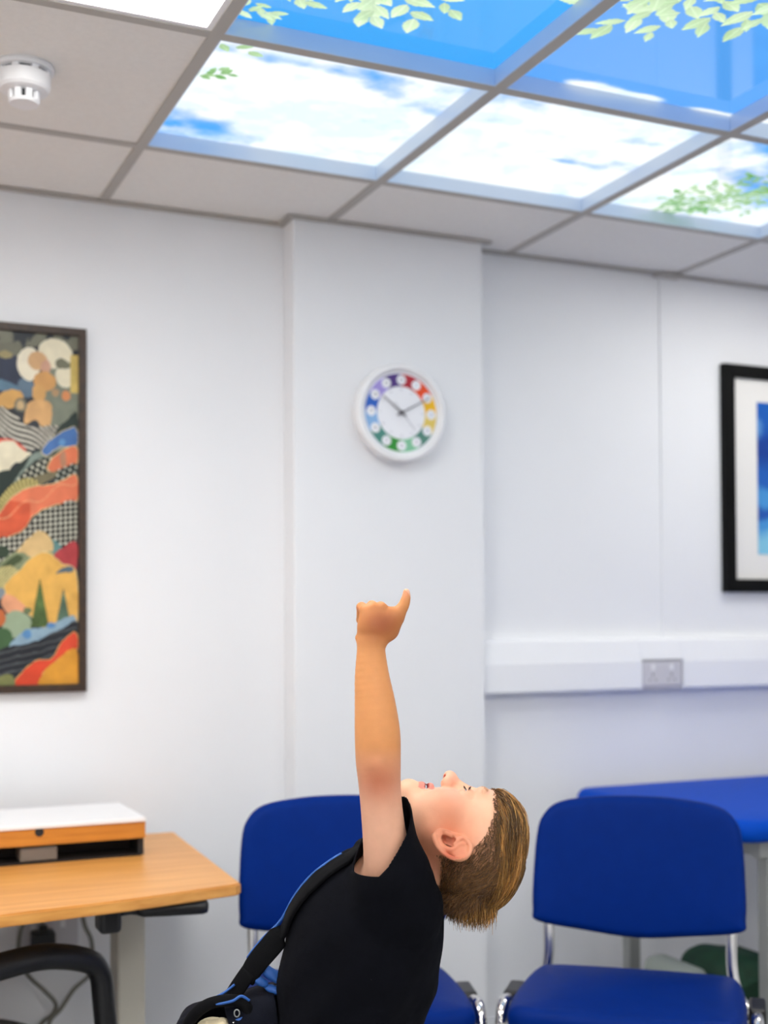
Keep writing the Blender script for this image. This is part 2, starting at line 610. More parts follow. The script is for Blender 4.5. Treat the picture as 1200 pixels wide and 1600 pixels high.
LED_LABEL = {(-1, 1): 'lit white square light panel next to the blue sky panel, above the smoke detector',
             (3, 0): 'lit white light panel just past the leafy sky panel',
             (-1, 4): 'added unseen white light panel overhead near the camera, left of the pair',
             (2, 4): 'added unseen white light panel overhead near the camera, right of the pair',
             (-4, 1): 'added unseen white light panel over the far left end of the desk',
             (-4, 4): 'added unseen white light panel by the left wall, halfway along the room',
             (0, 6): 'added unseen white light panel near the rear wall, middle one',
             (3, 6): 'added unseen white light panel near the rear wall on the right',
             (-3, 7): 'added unseen white light panel in the rear left corner'}
for (i, j) in sorted(LED):
    x0, x1 = GX + MOD * i + BW / 2, GX + MOD * (i + 1) - BW / 2
    y0, y1 = GY - MOD * (j + 1) + BW / 2, GY - MOD * j - BW / 2
    t = thing('light_panel', LED_LABEL[(i, j)], 'ceiling light', (x0, y0, CEIL + .001), 0, 'white light panels')
    W_, H_ = x1 - x0, y1 - y0
    fw = .012
    for q in ((0, W_, 0, fw), (0, W_, H_ - fw, H_), (0, fw, fw, H_ - fw), (W_ - fw, W_, fw, H_ - fw)):
        box('frame_strip', q[0], q[1], q[2], q[3], 0.001, .02, M_white, t)
    box('diffuser', fw, W_ - fw, fw, H_ - fw, .006, .016, M_panel_dim if (i, j) == (3, 0) else M_panel, t)

# ------------------------------------------------------------------ smoke detector
t = thing('smoke_detector', 'round white smoke detector on the grey ceiling tile', 'smoke detector', (0.374, 2.552, CEIL + .004))
t.scale = (.95, .95, .95)
lathe('base', [(.0, 0), (.060, 0), (.062, .004), (.060, .011), (.050, .013), (.0, .013)], M_white, t, 48, axis='-Z')
lathe('neck', [(.0, .012), (.046, .012), (.046, .019), (.0, .019)], M_dark, t, 40, axis='-Z')
for k in range(8):
    a = math.pi / 4 * k + .3
    o = box('spacer', .044, .0525, -.007, .007, -.019, -.012, M_white, t)
    o.rotation_euler.z = a
lathe('body', [(.0, .018), (.053, .018), (.055, .021), (.053, .046), (.048, .052), (.036, .055), (.0, .055)], M_white, t, 48, axis='-Z')
lathe('sensor_core', [(.0, .054), (.024, .054), (.024, .072), (.0, .072)], M_dark, t, 32, axis='-Z')
for k in range(8):
    o = box('cage_fin', .0225, .0325, -.0068, .0068, -.0735, -.052, M_white, t, bev=.002)
    o.rotation_euler.z = math.pi / 4 * k + .2
lathe('cap', [(.0, .072), (.031, .072), (.032, .074), (.029, .079), (.0, .081)], M_white, t, 40, axis='-Z')

# ------------------------------------------------------------------ wall clock
CX, CZ_ = 1.477, 1.8415
t = thing('wall_clock', 'round white wall clock with rainbow hour ring on the pillar', 'clock', (CX, PY, CZ_))
lathe('case', [(.0, .001), (.128, .001), (.134, .008), (.137, .03), (.136, .044), (.131, .050), (.122, .051), (.1165, .047), (.114, .040), (.0, .040)], M_white, t, 72, axis='-Y')
lathe('dial', [(.0, .0395), (.1145, .0395), (.1145, .0412), (.0, .0412)], mat('dial_white', srgb(240, 241, 246), .5), t, 64, axis='-Y')


def ring_sector(name, a0, a1, r0, r1, y, m, parent):
    v, f = [], []
    n = 8
    for k in range(n + 1):
        a = a0 + (a1 - a0) * k / n
        for r in (r0, r1):
            v.append((r * math.sin(a), y, r * math.cos(a)))
            v.append((r * math.sin(a), y + .001, r * math.cos(a)))
    for k in range(n):
        b = 4 * k
        f += [(b, b + 2, b + 6, b + 4), (b + 1, b + 5, b + 7, b + 3), (b, b + 4, b + 5, b + 1), (b + 2, b + 3, b + 7, b + 6)]
    f += [(0, 1, 3, 2), (4 * n, 4 * n + 2, 4 * n + 3, 4 * n + 1)]
    return from_data(name, v, f, m, parent)


def text(name, body, size, m, parent, loc, rot, ext=.0004):
    c = bpy.data.curves.new(name, 'FONT')
    c.body = body
    c.size = size
    c.extrude = ext
    c.align_x = 'CENTER'
    c.align_y = 'CENTER'
    c.materials.append(m)
    tmp = bpy.data.objects.new(name, c)
    COL.objects.link(tmp)
    dg = bpy.context.evaluated_depsgraph_get()
    me = bpy.data.meshes.new_from_object(tmp.evaluated_get(dg))
    COL.objects.unlink(tmp)
    bpy.data.objects.remove(tmp)
    o = link(name, me, m, parent)
    o.location = loc
    o.rotation_euler = rot
    return o


SEG = [(176, 24, 44), (232, 74, 14), (240, 186, 6), (226, 200, 100), (78, 132, 118), (132, 198, 158), (38, 142, 44), (70, 138, 126),
       (134, 178, 224), (26, 92, 190), (162, 148, 218), (72, 42, 122)]
M_num = mat('numeral_ink', srgb(120, 120, 130), .6)
M_num2 = mat('numeral_ink_pale', srgb(190, 190, 198), .6)
for k in range(12):
    a = math.radians(30 * k)
    ring_sector('colour_segment', a, a + math.radians(30), .0735, .1085, -.0424, mat('clock_colour', srgb(*SEG[k]), .5), t)
    d = lathe('hour_disc', [(.0, 0), (.0138, 0), (.0138, .0008), (.0, .0008)], bpy.data.materials['dial_white'], t, 24, axis='-Y')
    d.location = (.0912 * math.sin(a), -.0427, .0912 * math.cos(a))
    text('numeral', str(12 if k == 0 else k), .013, M_num, t, (.0912 * math.sin(a), -.0441, .0912 * math.cos(a)), (math.pi / 2, 0, 0))
    text('inner_numeral', str(24 if k == 0 else k + 12), .008, M_num2, t, (.064 * math.sin(a), -.0418, .064 * math.cos(a)), (math.pi / 2, 0, 0))


def hand(name, ang, L, tail, w0, w1, y, m):
    bm = bmesh.new()
    add_box(bm, -.5, .5, -.0006, .0006, 0, 1)
    for v in bm.verts:
        top = v.co.z > .5
        v.co.x *= w1 if top else w0
        v.co.z = L if top else -tail
        v.co.y += y
    o = bm_obj(name, bm, m, t)
    o.rotation_euler = (0, ang, 0)
    return o


M_hand = mat('clock_hand', srgb(70, 66, 74), .4)
hand('hour_hand', math.radians(-52), .070, .016, .0042, .0022, -.0455, M_hand)
hand('minute_hand', math.radians(62), .094, .016, .0038, .0018, -.0472, M_hand)
hand('second_hand', math.radians(140), .062, .036, .0012, .0008, -.0486, mat('second_hand_grey', srgb(150, 150, 158), .4))
lathe('hub', [(.0, .041), (.0052, .041), (.0052, .051), (.0, .0515)], M_hand, t, 20, axis='-Y')


# ------------------------------------------------------------------ framed pictures
def frame(t, w_, h_, fw, dep, m):
    """Four mitred mouldings as separate parts, local x 0..w, z 0..h, wall at y = 0."""
    for k in range(4):
        c = [(0, 0), (w_, 0), (w_, h_), (0, h_)]
        ci = [(fw, fw), (w_ - fw, fw), (w_ - fw, h_ - fw), (fw, h_ - fw)]
        a, b, a2, b2 = c[k], c[(k + 1) % 4], ci[k], ci[(k + 1) % 4]
        v = []
        for y in (0, -dep):
            v += [(a[0], y, a[1]), (b[0], y, b[1]), (b2[0], y, b2[1]), (a2[0], y, a2[1])]
        f = [(0, 1, 2, 3), (7, 6, 5, 4), (0, 4, 5, 1), (1, 5, 6, 2), (2, 6, 7, 3), (3, 7, 4, 0)]
        o = from_data('frame_moulding', v, f, m, t)
        bm = bmesh.new()
        bm.from_mesh(o.data)
        bmesh.ops.bevel(bm, geom=[e for e in bm.edges if all(abs(q.co.y + dep) < 1e-6 for q in e.verts)], offset=.002, segments=2, affect='EDGES')
        bmesh.ops.recalc_face_normals(bm, faces=bm.faces)
        bm.to_mesh(o.data)
        bm.free()


ART_W, ART_H = .66, .928
t = thing('framed_artwork', 'dark wood framed colourful collage landscape print with dotted hills', 'picture', (.635 - ART_W, WALL_Y, 1.0905))
frame(t, ART_W, ART_H, .0195, .026, M_walnut)


def art_colour(U, V):
    # sheet units: right inner edge at 124, top 515, bottom 1080, about 1.6 mm each
    x = 135 - (1 - U) * (ART_W / .00157) * 1.0
    y = 515 + (1 - V) * 566
    far = np.clip(-x / 50, 0, 1)               # beyond the sheet's middle the collage carries on, shifted and stretched
    y = np.where(x < 0, y + far * 70 * np.sin(y / 90), y)
    x = np.where(x < 0, -x * .62 + 14 * far * np.sin(y / 37), x)
    n1 = fbm(np.stack([x / 14, y / 14, 0 * x], 1), 4)
    n2 = fbm(np.stack([x / 5, y / 5, 0 * x + 3], 1), 3)
    xw = x + (n1 - .5) * 5
    yw = y + (n2 - .5) * 3
    c = np.tile(srgb_np((38, 44, 50)), (len(x), 1))

    def put(mask, rgb, var=.25):
        c[mask] = srgb_np(rgb) * (1 + var * (n1[mask] - .5) * 2)[:, None]

    def poly(pts, rgb, sm=5, var=.2, edge=None):
        k = inside(pts, xw, yw, sm)
        if edge:
            for dx, dy in ((1.4, 0), (-1.4, 0), (0, 1.4), (0, -1.4)):
                put(inside(pts, xw + dx, yw + dy, sm), edge, .1)
        put(k, rgb, var)
        return k

    def circ(cx, cy, r, rgb, ry=None, var=.12):
        k = ((xw - cx) / r) ** 2 + ((yw - cy) / (ry or r)) ** 2 < 1
        put(k, rgb, var)
        return k
    put((y < 575) & (n1 > .42), (112, 112, 96))
    put((y < 620) & (y > 552) & (x < 42), (36, 46, 68))
    poly([(0, 540), (30, 535), (42, 548), (30, 556), (0, 552)], (104, 104, 88))
    circ(12, 556, 12, (150, 138, 96), 6)
    poly([(82, 570), (126, 560), (128, 668), (78, 672), (72, 640)], (122, 128, 112))
    circ(45, 606, 15, (92, 114, 132), 16)
    circ(93, 548, 29, (226, 218, 190), 24)
    circ(50, 568, 19, (230, 222, 198), 27)
    circ(110, 584, 17, (228, 220, 192), 18)
    poly([(93, 562), (104, 554), (118, 562), (116, 570), (98, 572)], (112, 112, 92))
    put((x > 119) & (y > 548) & (y < 610), (206, 180, 100))
    circ(64, 562, 17, (206, 164, 118), 15)
    circ(78, 571, 9, (196, 152, 128), 12)
    circ(76, 594, 18, (206, 154, 92), 16)
    circ(66, 614, 11, (208, 160, 96), 14)
    circ(93, 611, 6, (176, 142, 104))
    circ(111, 615, 8, (214, 140, 88))
    poly([(0, 596), (28, 604), (34, 616), (0, 612)], (88, 120, 142))
    poly([(0, 622), (16, 612), (34, 612), (40, 626), (22, 640), (0, 640)], (208, 160, 90))
    poly([(44, 664), (44, 640), (56, 626), (84, 628), (86, 662), (72, 668), (60, 656)], (212, 166, 110))
    circ(36, 634, 11, (112, 110, 92))
    circ(36, 634, 7, (196, 168, 124))
    k = inside([(0, 640), (26, 648), (50, 668), (98, 664), (98, 682), (66, 702), (40, 702), (0, 682)], xw, yw, 5)
    s = np.sin((y - x * .55 - 5 * np.sin(x / 13)) * .74)
    put(k, (206, 200, 184))
    put(k & (s > -0.1), (20, 20, 20))
    poly([(0, 690), (24, 690), (44, 704), (40, 712), (0, 704)], (214, 72, 48))
    poly([(0, 700), (22, 692), (40, 706), (54, 710), (46, 722), (26, 728), (14, 742), (0, 740)], (224, 216, 188))
    poly([(0, 746), (26, 736), (40, 722), (60, 708), (84, 690), (100, 664), (112, 656), (128, 640), (128, 690), (70, 730), (30, 762), (0, 790)], (34, 48, 42))
    poly([(56, 712), (80, 702), (100, 690), (128, 680), (128, 690), (90, 708), (60, 722), (40, 742), (30, 760), (24, 758), (44, 730)], (128, 142, 132))
    poly([(70, 706), (84, 690), (104, 674), (128, 666), (128, 694), (100, 698), (82, 712)], (70, 112, 172), edge=(222, 204, 150))
    circ(104, 690, 6, (96, 150, 200))
    k = poly([(30, 754), (56, 728), (82, 714), (90, 722), (80, 742), (56, 752)], (28, 36, 32))
    gx, gy = (x + y * .25) % 9 - 4.5, (y - x * .5) % 10 - 5
    put(k & (gx ** 2 + gy ** 2 < 7), (214, 212, 190))
    poly([(80, 734), (96, 710), (128, 696), (128, 728), (96, 738)], (220, 120, 82), edge=(222, 204, 150))
    poly([(100, 712), (110, 704), (112, 724), (104, 730)], (180, 130, 100))
    k = poly([(84, 744), (104, 732), (128, 724), (128, 748), (100, 756)], (34, 44, 38))
    put(k & (gx ** 2 + gy ** 2 < 5), (200, 204, 190))
    poly([(52, 752), (80, 740), (100, 738), (84, 752), (60, 762)], (120, 112, 84))
    k = poly([(0, 790), (24, 760), (50, 750), (66, 758), (36, 776), (12, 800), (0, 812)], (196, 182, 112))
    put(k & (np.sin(np.arctan2(y - 830, x - 60) * 70) > .45), (70, 66, 40))
    k = poly([(0, 846), (0, 812), (24, 782), (54, 764), (92, 758), (128, 742), (128, 784), (96, 790), (62, 806), (40, 832), (20, 842)], (226, 122, 86), edge=(222, 204, 150))
    put(k & (x < 52) & (y > 790 - (52 - x) * .1), (212, 92, 58))
    put(k & (np.abs(y - 790 + (x - 50) * .5 - 6 * np.sin(x / 9)) < .7), (234, 170, 124))
    k = inside([(0, 848), (20, 844), (44, 832), (64, 808), (96, 792), (128, 786), (128, 852), (100, 866), (0, 886)], xw, yw, 4)
    put(k, (20, 22, 20))
    gx, gy = (x + 3) % 8.4 - 4.2, (y + np.floor(x / 8.4) * 1.0) % 8.2 - 4.1
    put(k & (gx ** 2 + gy ** 2 < 7.3), (214, 212, 194))
    circ(6, 868, 14, (50, 66, 48), 9)
    poly([(84, 846), (104, 858), (100, 876), (82, 872)], (92, 134, 132))
    poly([(28, 874), (52, 842), (66, 833), (82, 840), (90, 858), (84, 872), (56, 886)], (216, 184, 128))
    poly([(0, 890), (30, 868), (60, 876), (86, 866), (92, 884), (40, 905), (10, 920)], (132, 142, 108))
    poly([(30, 872), (40, 880), (20, 892), (4, 892)], (70, 84, 52))
    poly([(88, 876), (128, 848), (128, 896), (104, 890)], (176, 62, 66))
    k = poly([(0, 896), (20, 890), (34, 904), (10, 928), (0, 926)], (198, 188, 130))
    put(k & (np.sin(x * 1.3) * np.sin(y * 1.2) > .5), (110, 110, 60))
    k = poly([(10, 926), (36, 896), (60, 874), (80, 868), (104, 886), (128, 898), (128, 984), (84, 992), (46, 962)], (226, 176, 88), edge=(222, 204, 150))
    poly([(94, 902), (106, 892), (122, 889), (124, 898), (104, 900)], (84, 104, 116))
    circ(2, 934, 10, (130, 142, 150), 9)
    poly([(4, 950), (14, 934), (34, 944), (46, 958), (20, 966)], (224, 160, 122))
    circ(30, 982, 24, (150, 168, 140), 22)
    circ(2, 972, 10, (190, 104, 58), 14)
    circ(8, 1006, 16, (66, 98, 62), 18)
    circ(48, 960, 6, (104, 118, 84), 5)
    wob = 2.2 * np.sin(y * 1.1)
    for (tx, ty, tb, tw_, rgb) in ((68, 908, 986, 15, (82, 106, 56)), (107, 924, 980, 12, (86, 112, 92))):
        k = (y > ty) & (y < tb) & (np.abs(x - tx) < (y - ty) / (tb - ty) * tw_ + wob * .5 * (y > ty + 8))
        put(k, rgb, .6)
    poly([(18, 1016), (44, 992), (80, 986), (122, 968), (126, 984), (88, 1000), (52, 1012), (24, 1028)], (138, 166, 184))
    circ(47, 998, 8, (90, 140, 190), 7)
    circ(86, 984, 7, (88, 138, 192), 5)
    k = poly([(0, 1024), (54, 1012), (84, 998), (104, 990), (128, 976), (128, 1004), (98, 1036), (60, 1042), (30, 1062), (0, 1076)], (34, 38, 44), 4)
    put(k & (np.sin(y * .55 + x * .12 + 3 * n1) > .82), (84, 88, 92))
    poly([(22, 1082), (58, 1042), (88, 1038), (106, 1010), (128, 996), (128, 1024), (100, 1036), (84, 1050), (70, 1062), (66, 1082)], (216, 74, 46), 4, edge=(216, 176, 110))
    poly([(66, 1082), (76, 1056), (96, 1040), (128, 1022), (128, 1084)], (216, 152, 52), 4)
    poly([(0, 1066), (24, 1062), (24, 1084), (0, 1084)], (120, 124, 76))
    put(V > .995, (30, 30, 30))
    return np.clip(c, 0, 1) * .92


p = paint_grid('print_sheet', ART_W - .03, ART_H - .03, 400, 590, art_colour, M_print, t)
p.location = (.015, -.014, .015)
box('backing_board', .01, ART_W - .01, -.012, -.002, .01, ART_H - .01, M_dark, t)

BW_, BH_ = .61, .738
t = thing('framed_picture', 'black framed blue watercolour with a wide cream mount', 'picture', (2.670, WALL_Y - .006, 1.356))
frame(t, BW_, BH_, .042, .026, M_blackwood)
box('mount_board', .03, BW_ - .03, -.012, -.002, .03, BH_ - .03, M_mount, t)


def blue_colour(U, V):
    n = fbm(np.stack([U * 4, V * 6, 0 * U], 1), 5)
    n2 = fbm(np.stack([U * 3 + 8, V * 11, 0 * U + 5], 1), 4)
    v = V + (n - .5) * .16
    c = np.tile(srgb_np((24, 92, 180)), (len(U), 1))
    mix = lambda k, rgb: c.__setitem__(slice(None), c * (1 - k[:, None]) + srgb_np(rgb) * k[:, None])
    st = lambda a, b, x: np.clip((x - a) / (b - a), 0, 1)
    mix(st(.50, .62, v) * st(.86, .72, v) * st(.35, .6, n2), (20, 62, 146))
    mix(st(.45, .40, v), (70, 148, 212))
    mix(st(.20, .23, v) * st(.30, .26, v), (30, 86, 172))
    mix(st(.16, .08, v), (130, 198, 226))
    mix(st(.55, .75, n) * .5, (120, 180, 226))
    return c


p = paint_grid('print_sheet', .33, .498, 100, 150, blue_colour, M_print, t)
p.location = (.139, -.0135, .124)

# ------------------------------------------------------------------ dado trunking with a twin socket
t = thing('cable_trunking', 'white dado trunking box running along the wall right of the pillar', 'trunking', (PX1, WALL_Y, 0))
tl = RX1 - PX1
prof = [(0, 1.050), (-.052, 1.053), (-.055, 1.058), (-.055, 1.138), (-.053, 1.145), (-.038, 1.203), (-.030, 1.211), (0, 1.211)]
prof = [(y, z) for y, z in prof]
SX0, SX1 = 2.324 - PX1, 2.478 - PX1
for nm, a, b in (('trunking_lid', .001, SX0 - .001), ('trunking_lid', SX1 + .001, tl)):
    v = [(a, y, z) for y, z in prof] + [(b, y, z) for y, z in prof]
    n = len(prof)
    f = [(k, (k + 1) % n, n + (k + 1) % n, n + k) for k in range(n)] + [tuple(range(n))[::-1], tuple(range(n, 2 * n))]
    o = from_data(nm, v, f, M_trim, t)
    bm = bmesh.new()
    bm.from_mesh(o.data)
    bmesh.ops.recalc_face_normals(bm, faces=bm.faces)
    bm.to_mesh(o.data)
    bm.free()
v = [(SX0, y, z) for y, z in prof[4:]] + [(SX1, y, z) for y, z in prof[4:]]
from_data('trunking_crown', [(SX0, 0, 1.14)] + [(SX0, y, z) for y, z in prof[4:]] + [(SX1, 0, 1.14)] + [(SX1, y, z) for y, z in prof[4:]],
          [(0, 1, 6, 5), (1, 2, 7, 6), (2, 3, 8, 7), (3, 4, 9, 8), (0, 4, 3, 2, 1), (5, 6, 7, 8, 9), (0, 5, 9, 4)], M_trim, t)
box('back_box', SX0, SX1, -.040, 0, 1.050, 1.142, M_grey, t)
sk = box('twin_socket', SX0 + .004, SX1 - .004, -.050, -.040, 1.062, 1.138, M_grey, t, bev=.003)
for cx in (SX0 + .042, SX1 - .042):
    box('rocker_switch', cx - .006, cx + .006, -.053, -.049, 1.112, 1.130, M_white, sk, bev=.001)
    for dx, dz, ww, hh in ((0, 1.098, .002, .004), (-.011, 1.082, .003, .002), (.011, 1.082, .003, .002)):
        box('pin_hole', cx + dx - ww, cx + dx + ww, -.0505, -.0495, dz - hh, dz + hh, M_dark, sk)

# ------------------------------------------------------------------ desk
t = thing('desk', 'light wood topped desk with crank handle against the wall', 'desk', (0, 0, 0))
top = [(.797, 2.498), (.842, 3.19), (-.80, 3.235), (-.80, 2.22)]
top = [(-.80, 2.30), (.30, 2.412), (.560, 2.446), (.786, 2.492), (.800, 2.503), (.842, 3.19), (-.80, 3.235)]
v = [(x, y, .730) for x, y in top] + [(x, y, .706) for x, y in top]
n = len(top)
f = [tuple(range(n)), tuple(range(n, 2 * n))[::-1]] + [(k, n + k, n + (k + 1) % n, (k + 1) % n) for k in range(n)]
o = from_data('tabletop', v, f, M_beech, t)
bm = bmesh.new()
bm.from_mesh(o.data)
bmesh.ops.recalc_face_normals(bm, faces=bm.faces)
bmesh.ops.bevel(bm, geom=[e for e in bm.edges if all(q.co.z > .729 for q in e.verts) or all(q.co.z < .707 for q in e.verts)], offset=.003, segments=2, affect='EDGES')
bm.to_mesh(o.data)
bm.free()
for cx in (.652, -.62):
    box('leg', cx - .032, cx + .032, 2.84, 2.92, .05, .68, M_legpaint, t, bev=.006)
    box('foot', cx - .036, cx + .036, 2.52, 3.20, .0, .05, M_legpaint, t, bev=.008)
    box('bracket', cx - .030, cx + .030, 2.62, 3.14, .676, .706, M_legpaint, t)
box('rail', -.59, .62, 2.86, 2.90, .640, .690, M_legpaint, t)
ch = box('crank_housing', .512, .556, 2.50, 2.56, .652, .706, M_black, t, bev=.01, seg=3)
tube('crank_neck', [(.55, 2.515, .692), (.575, 2.512, .692), (.60, 2.508, .692)], [.009, .007, .011], M_black, ch, 12)
tube('crank_grip', [(.588, 2.508, .692), (.60, 2.506, .692), (.64, 2.500, .692), (.715, 2.488, .692), (.724, 2.487, .692), (.727, 2.486, .692)],
     [.009, .0135, .0145, .0150, .0125, .006], M_black, ch, 16)

# monitor riser
RYF = 2.892
t = thing('monitor_riser', 'white topped wooden monitor riser with open slot, standing on the desk', 'monitor stand', (0, 0, .730))
RXR = .696
box('riser_top', -.02, RXR, RYF - .004, RYF + .27, .078, .088, M_white, t, bev=.002)
fr = box('drawer_front', -.02, RXR, RYF, RYF + .016, .041, .078, M_beech2, t)
lathe('finger_notch', [(.0, 0), (.010, 0), (.010, .0012), (.0, .0012)], M_dark, fr, 20, origin=(.458, RYF - .0002, .0705), axis='-Y')
box('side_panel', RXR - .008, RXR, RYF + .016, RYF + .27, .041, .078, M_white, t)
box('support_leg', RXR - .013, RXR - .001, RYF + .012, RYF + .25, .001, .041, M_dark, t)
box('side_panel', -.02, -.01, RYF, RYF + .27, .001, .041, M_white, t)
box('slot_back', -.01, RXR - .008, RYF + .10, RYF + .11, .001, .041, mat('riser_inside', srgb(28, 18, 14), .7), t)
box('slot_roof', -.01, RXR - .008, RYF + .016, RYF + .27, .041, .050, bpy.data.materials['riser_inside'], t)
box('slot_floor', -.01, RXR - .008, RYF + .002, RYF + .10, .0005, .004, bpy.data.materials['riser_inside'], t)
ob = box('desk_hub', .417, .499, RYF + .006, RYF + .07, .7345, .7655, mat('hub_grey', srgb(112, 104, 96), .5), None, bev=.004)
tag(ob, 'small grey box tucked in the slot of the monitor riser', 'hub')

# ------------------------------------------------------------------ wall socket, adapter and cables below the desk
ob = thing('wall_socket', 'pale double wall socket under the desk', 'socket', (.54, WALL_Y, .478))
box('face_plate', -.077, .077, -.012, 0, -.045, .045, M_grey, ob, bev=.003)
for dx in (-.037, .037):
    box('rocker_switch', dx - .006, dx + .006, -.015, -.011, .018, .036, M_white, ob)
ob = thing('power_adapter', 'black plug-in power adapter in the double wall socket', 'adapter', (.524, WALL_Y - .014, .468))
box('body', -.028, .028, -.050, 0, -.034, .030, M_black, ob, bev=.007, seg=3)
box('cable_boot', -.010, .010, -.036, -.014, .028, .044, M_black, ob, bev=.004)


def wall_path(pts, y0=.03):
    return catmull([(x, WALL_Y - d, z) for x, z, d in pts], 8)


ob = tube('power_cable', wall_path([(.524, .510, .038), (.515, .532, .035), (.490, .530, .03), (.470, .500, .03), (.466, .440, .03), (.488, .390, .03), (.530, .345, .03),
                                    (.556, .310, .03), (.548, .285, .03), (.520, .262, .03), (.508, .20, .03), (.512, .10, .03), (.53, .006, .04), (.60, .006, .08)]), .0055, M_cable)
tag(ob, 'grey cable looping up from the black adapter and down the wall', 'cable')
ob = tube('hanging_cable', wall_path([(.66, .700, .02), (.650, .60, .02), (.626, .535, .025), (.628, .50, .03), (.645, .46, .03), (.648, .41, .03), (.640, .375, .035), (.60, .345, .042),
                                      (.565, .300, .046), (.538, .270, .046), (.528, .20, .045), (.535, .10, .045), (.56, .006, .055), (.66, .006, .12)]), .0055, M_cable)
tag(ob, 'grey cable hanging from the desk edge beside the leg', 'cable')

# ------------------------------------------------------------------ office chair at the desk (only its arm shows)
ux, uy = Vector((.87, .5, 0)).normalized(), Vector((-.5, .87, 0)).normalized()
ctr = Vector((.405, 2.555, 0)) + uy * .25
t = thing('office_chair', 'black office chair with curved loop arm, half hidden at the desk', 'chair', (ctr.x, ctr.y, 0), math.atan2(.5, .87))
sp = lambda a, b, n: [(a * math.copysign(abs(math.cos(2 * math.pi * k / n)) ** .55, math.cos(2 * math.pi * k / n)), b * math.copysign(abs(math.sin(2 * math.pi * k / n)) ** .55, math.sin(2 * math.pi * k / n))) for k in range(n)]
pad('seat', sp(.215, .205, 40), .07, .03, M_black, t, bend=lambda x, y, z: (x, z, .345 + y))
for s in (-1, 1):
    pts = catmull([(.13, s * .215, .335), (.17, s * .25, .35), (.162, s * .25, .50), (.150, s * .25, .550), (.118, s * .25, .578), (.03, s * .25, .605), (-.06, s * .25, .612), (-.15, s * .25, .605), (-.185, s * .25, .57),
                   (-.18, s * .25, .47), (-.15, s * .25, .345), (-.12, s * .215, .335)], 6)
    tube('arm_loop', pts, .027, M_black, t, 14, flat=.85)
o = pad('backrest', sp(.21, .12, 40), .06, .028, M_black, t, bend=lambda x, y, z: (-.27 + y + .25 * x * x - .12 * (z), x, .555 + z))
tube('back_stem', catmull([(-.1, 0, .30), (-.24, 0, .30), (-.275, 0, .40), (-.265, 0, .56)], 6), .02, M_black, t, 12)
lathe('gas_column', [(0, .10), (.03, .10), (.03, .24), (.018, .24), (.018, .30), (.07, .302), (.07, .315), (0, .315)], M_black, t, 24)
for k in range(5):
    a = 2 * math.pi * k / 5 + .3
    lg = tube('base_leg', [(.02 * math.cos(a), .02 * math.sin(a), .115), (.15 * math.cos(a), .15 * math.sin(a), .098), (.27 * math.cos(a), .27 * math.sin(a), .075)], [.024, .02, .014], M_black, t, 12)
    lathe('caster', [(0, -.012), (.024, -.012), (.026, 0), (.024, .012), (0, .012)], M_black, lg, 20, origin=(0, 0, 0)).matrix_local = Matrix.Translation((.265 * math.cos(a), .265 * math.sin(a), .0262)) @ Matrix.Rotation(a, 4, 'Z') @ Matrix.Rotation(math.pi / 2, 4, 'X')


# ------------------------------------------------------------------ stacking chairs
def stacking_chair(label, loc, rz):
    """Front towards local -Y, origin on the floor below the middle of the back."""
    t = thing('stacking_chair', label, 'chair', loc, rz, 'blue stacking chairs')
    # backrest: arched top, sagging bottom edge
    out = [(-.2315, -.100), (-.221, -.128), (-.12, -.146), (0, -.158), (.12, -.146), (.221, -.128), (.2315, -.100), (.232, -.04), (.226, .06), (.212, .105), (.175, .134), (.09, .147), (0, .150), (-.09, .147), (-.175, .134), (-.212, .105), (-.226, .06), (-.232, -.04)]
    out = [tuple(q) for q in catmull(out, 4, True)]
    bend = lambda x, y, z: (x, y - .55 * x * x + .06 - .17 * z * -1 + 0 * z - .03, z + .717)
    pad('backrest', out, .046, .021, M_vinyl, t, bend=bend, bulge=.006)
    so = [(-.222, -.06), (-.190, -.022), (-.10, -.012), (0, -.010), (.10, -.012), (.190, -.022), (.222, -.06), (.232, -.22), (.226, -.38), (.195, -.425), (.1, -.437), (0, -.44), (-.1, -.437), (-.195, -.425), (-.226, -.38), (-.232, -.22)]
    so = [tuple(q) for q in catmull(so, 4, True)]
    pad('seat', so, .058, .026, M_vinyl, t, bend=lambda x, y, z: (x, z, .476 + y - .03 * (z + .22) - .10 * max(0, -z - .33) ** 1.0 * 0), bulge=.010)
    for s in (-1, 1):
        x = s * .252
        fl = tube('front_leg', catmull([(x, -.205, .462), (x, -.245, .474), (x, -.280, .474), (x, -.300, .450), (x, -.306, .39), (x, -.325, .012)], 6), .0125, M_chrome, t, 14, flat=1.0)
        tube('leg_cap', [(x, -.325, .001), (x, -.325, .03)], .0145, M_black, fl, 12)
        rl_ = tube('rear_leg', catmull([(x * .80, .028, .70), (x * .80, .018, .60), (x * .80, .010, .50), (x * .86, .006, .44), (x, .012, .36), (x, .075, .012)], 6), .0125, M_chrome, t, 14)
        tube('leg_cap', [(x, .075, .001), (x, .073, .03)], .0145, M_black, rl_, 12)
        tube('side_rail', catmull([(x, -.215, .460), (x, -.12, .436), (x * .98, -.03, .40), (x * .93, .008, .40)], 5), .0125, M_chrome, t, 12)
        box('link_clip', x - .013 - .004, x + .013 + .004, -.19, -.10, .436, .476, M_black, t, bev=.006)
    tube('cross_tube', [(-.258, -.12, .405), (.258, -.12, .405)], .011, M_black, t, 12)
    tube('cross_tube', [(-.240, .006, .408), (.240, .006, .408)], .011, M_black, t, 12)
    return t


stacking_chair('blue padded chair with chrome legs standing in front of the couch', (1.672, 2.352, 0), math.radians(-40))
stacking_chair('blue padded chair behind the boy, next to the desk', (1.087, 2.652, 0), math.radians(-16.8))

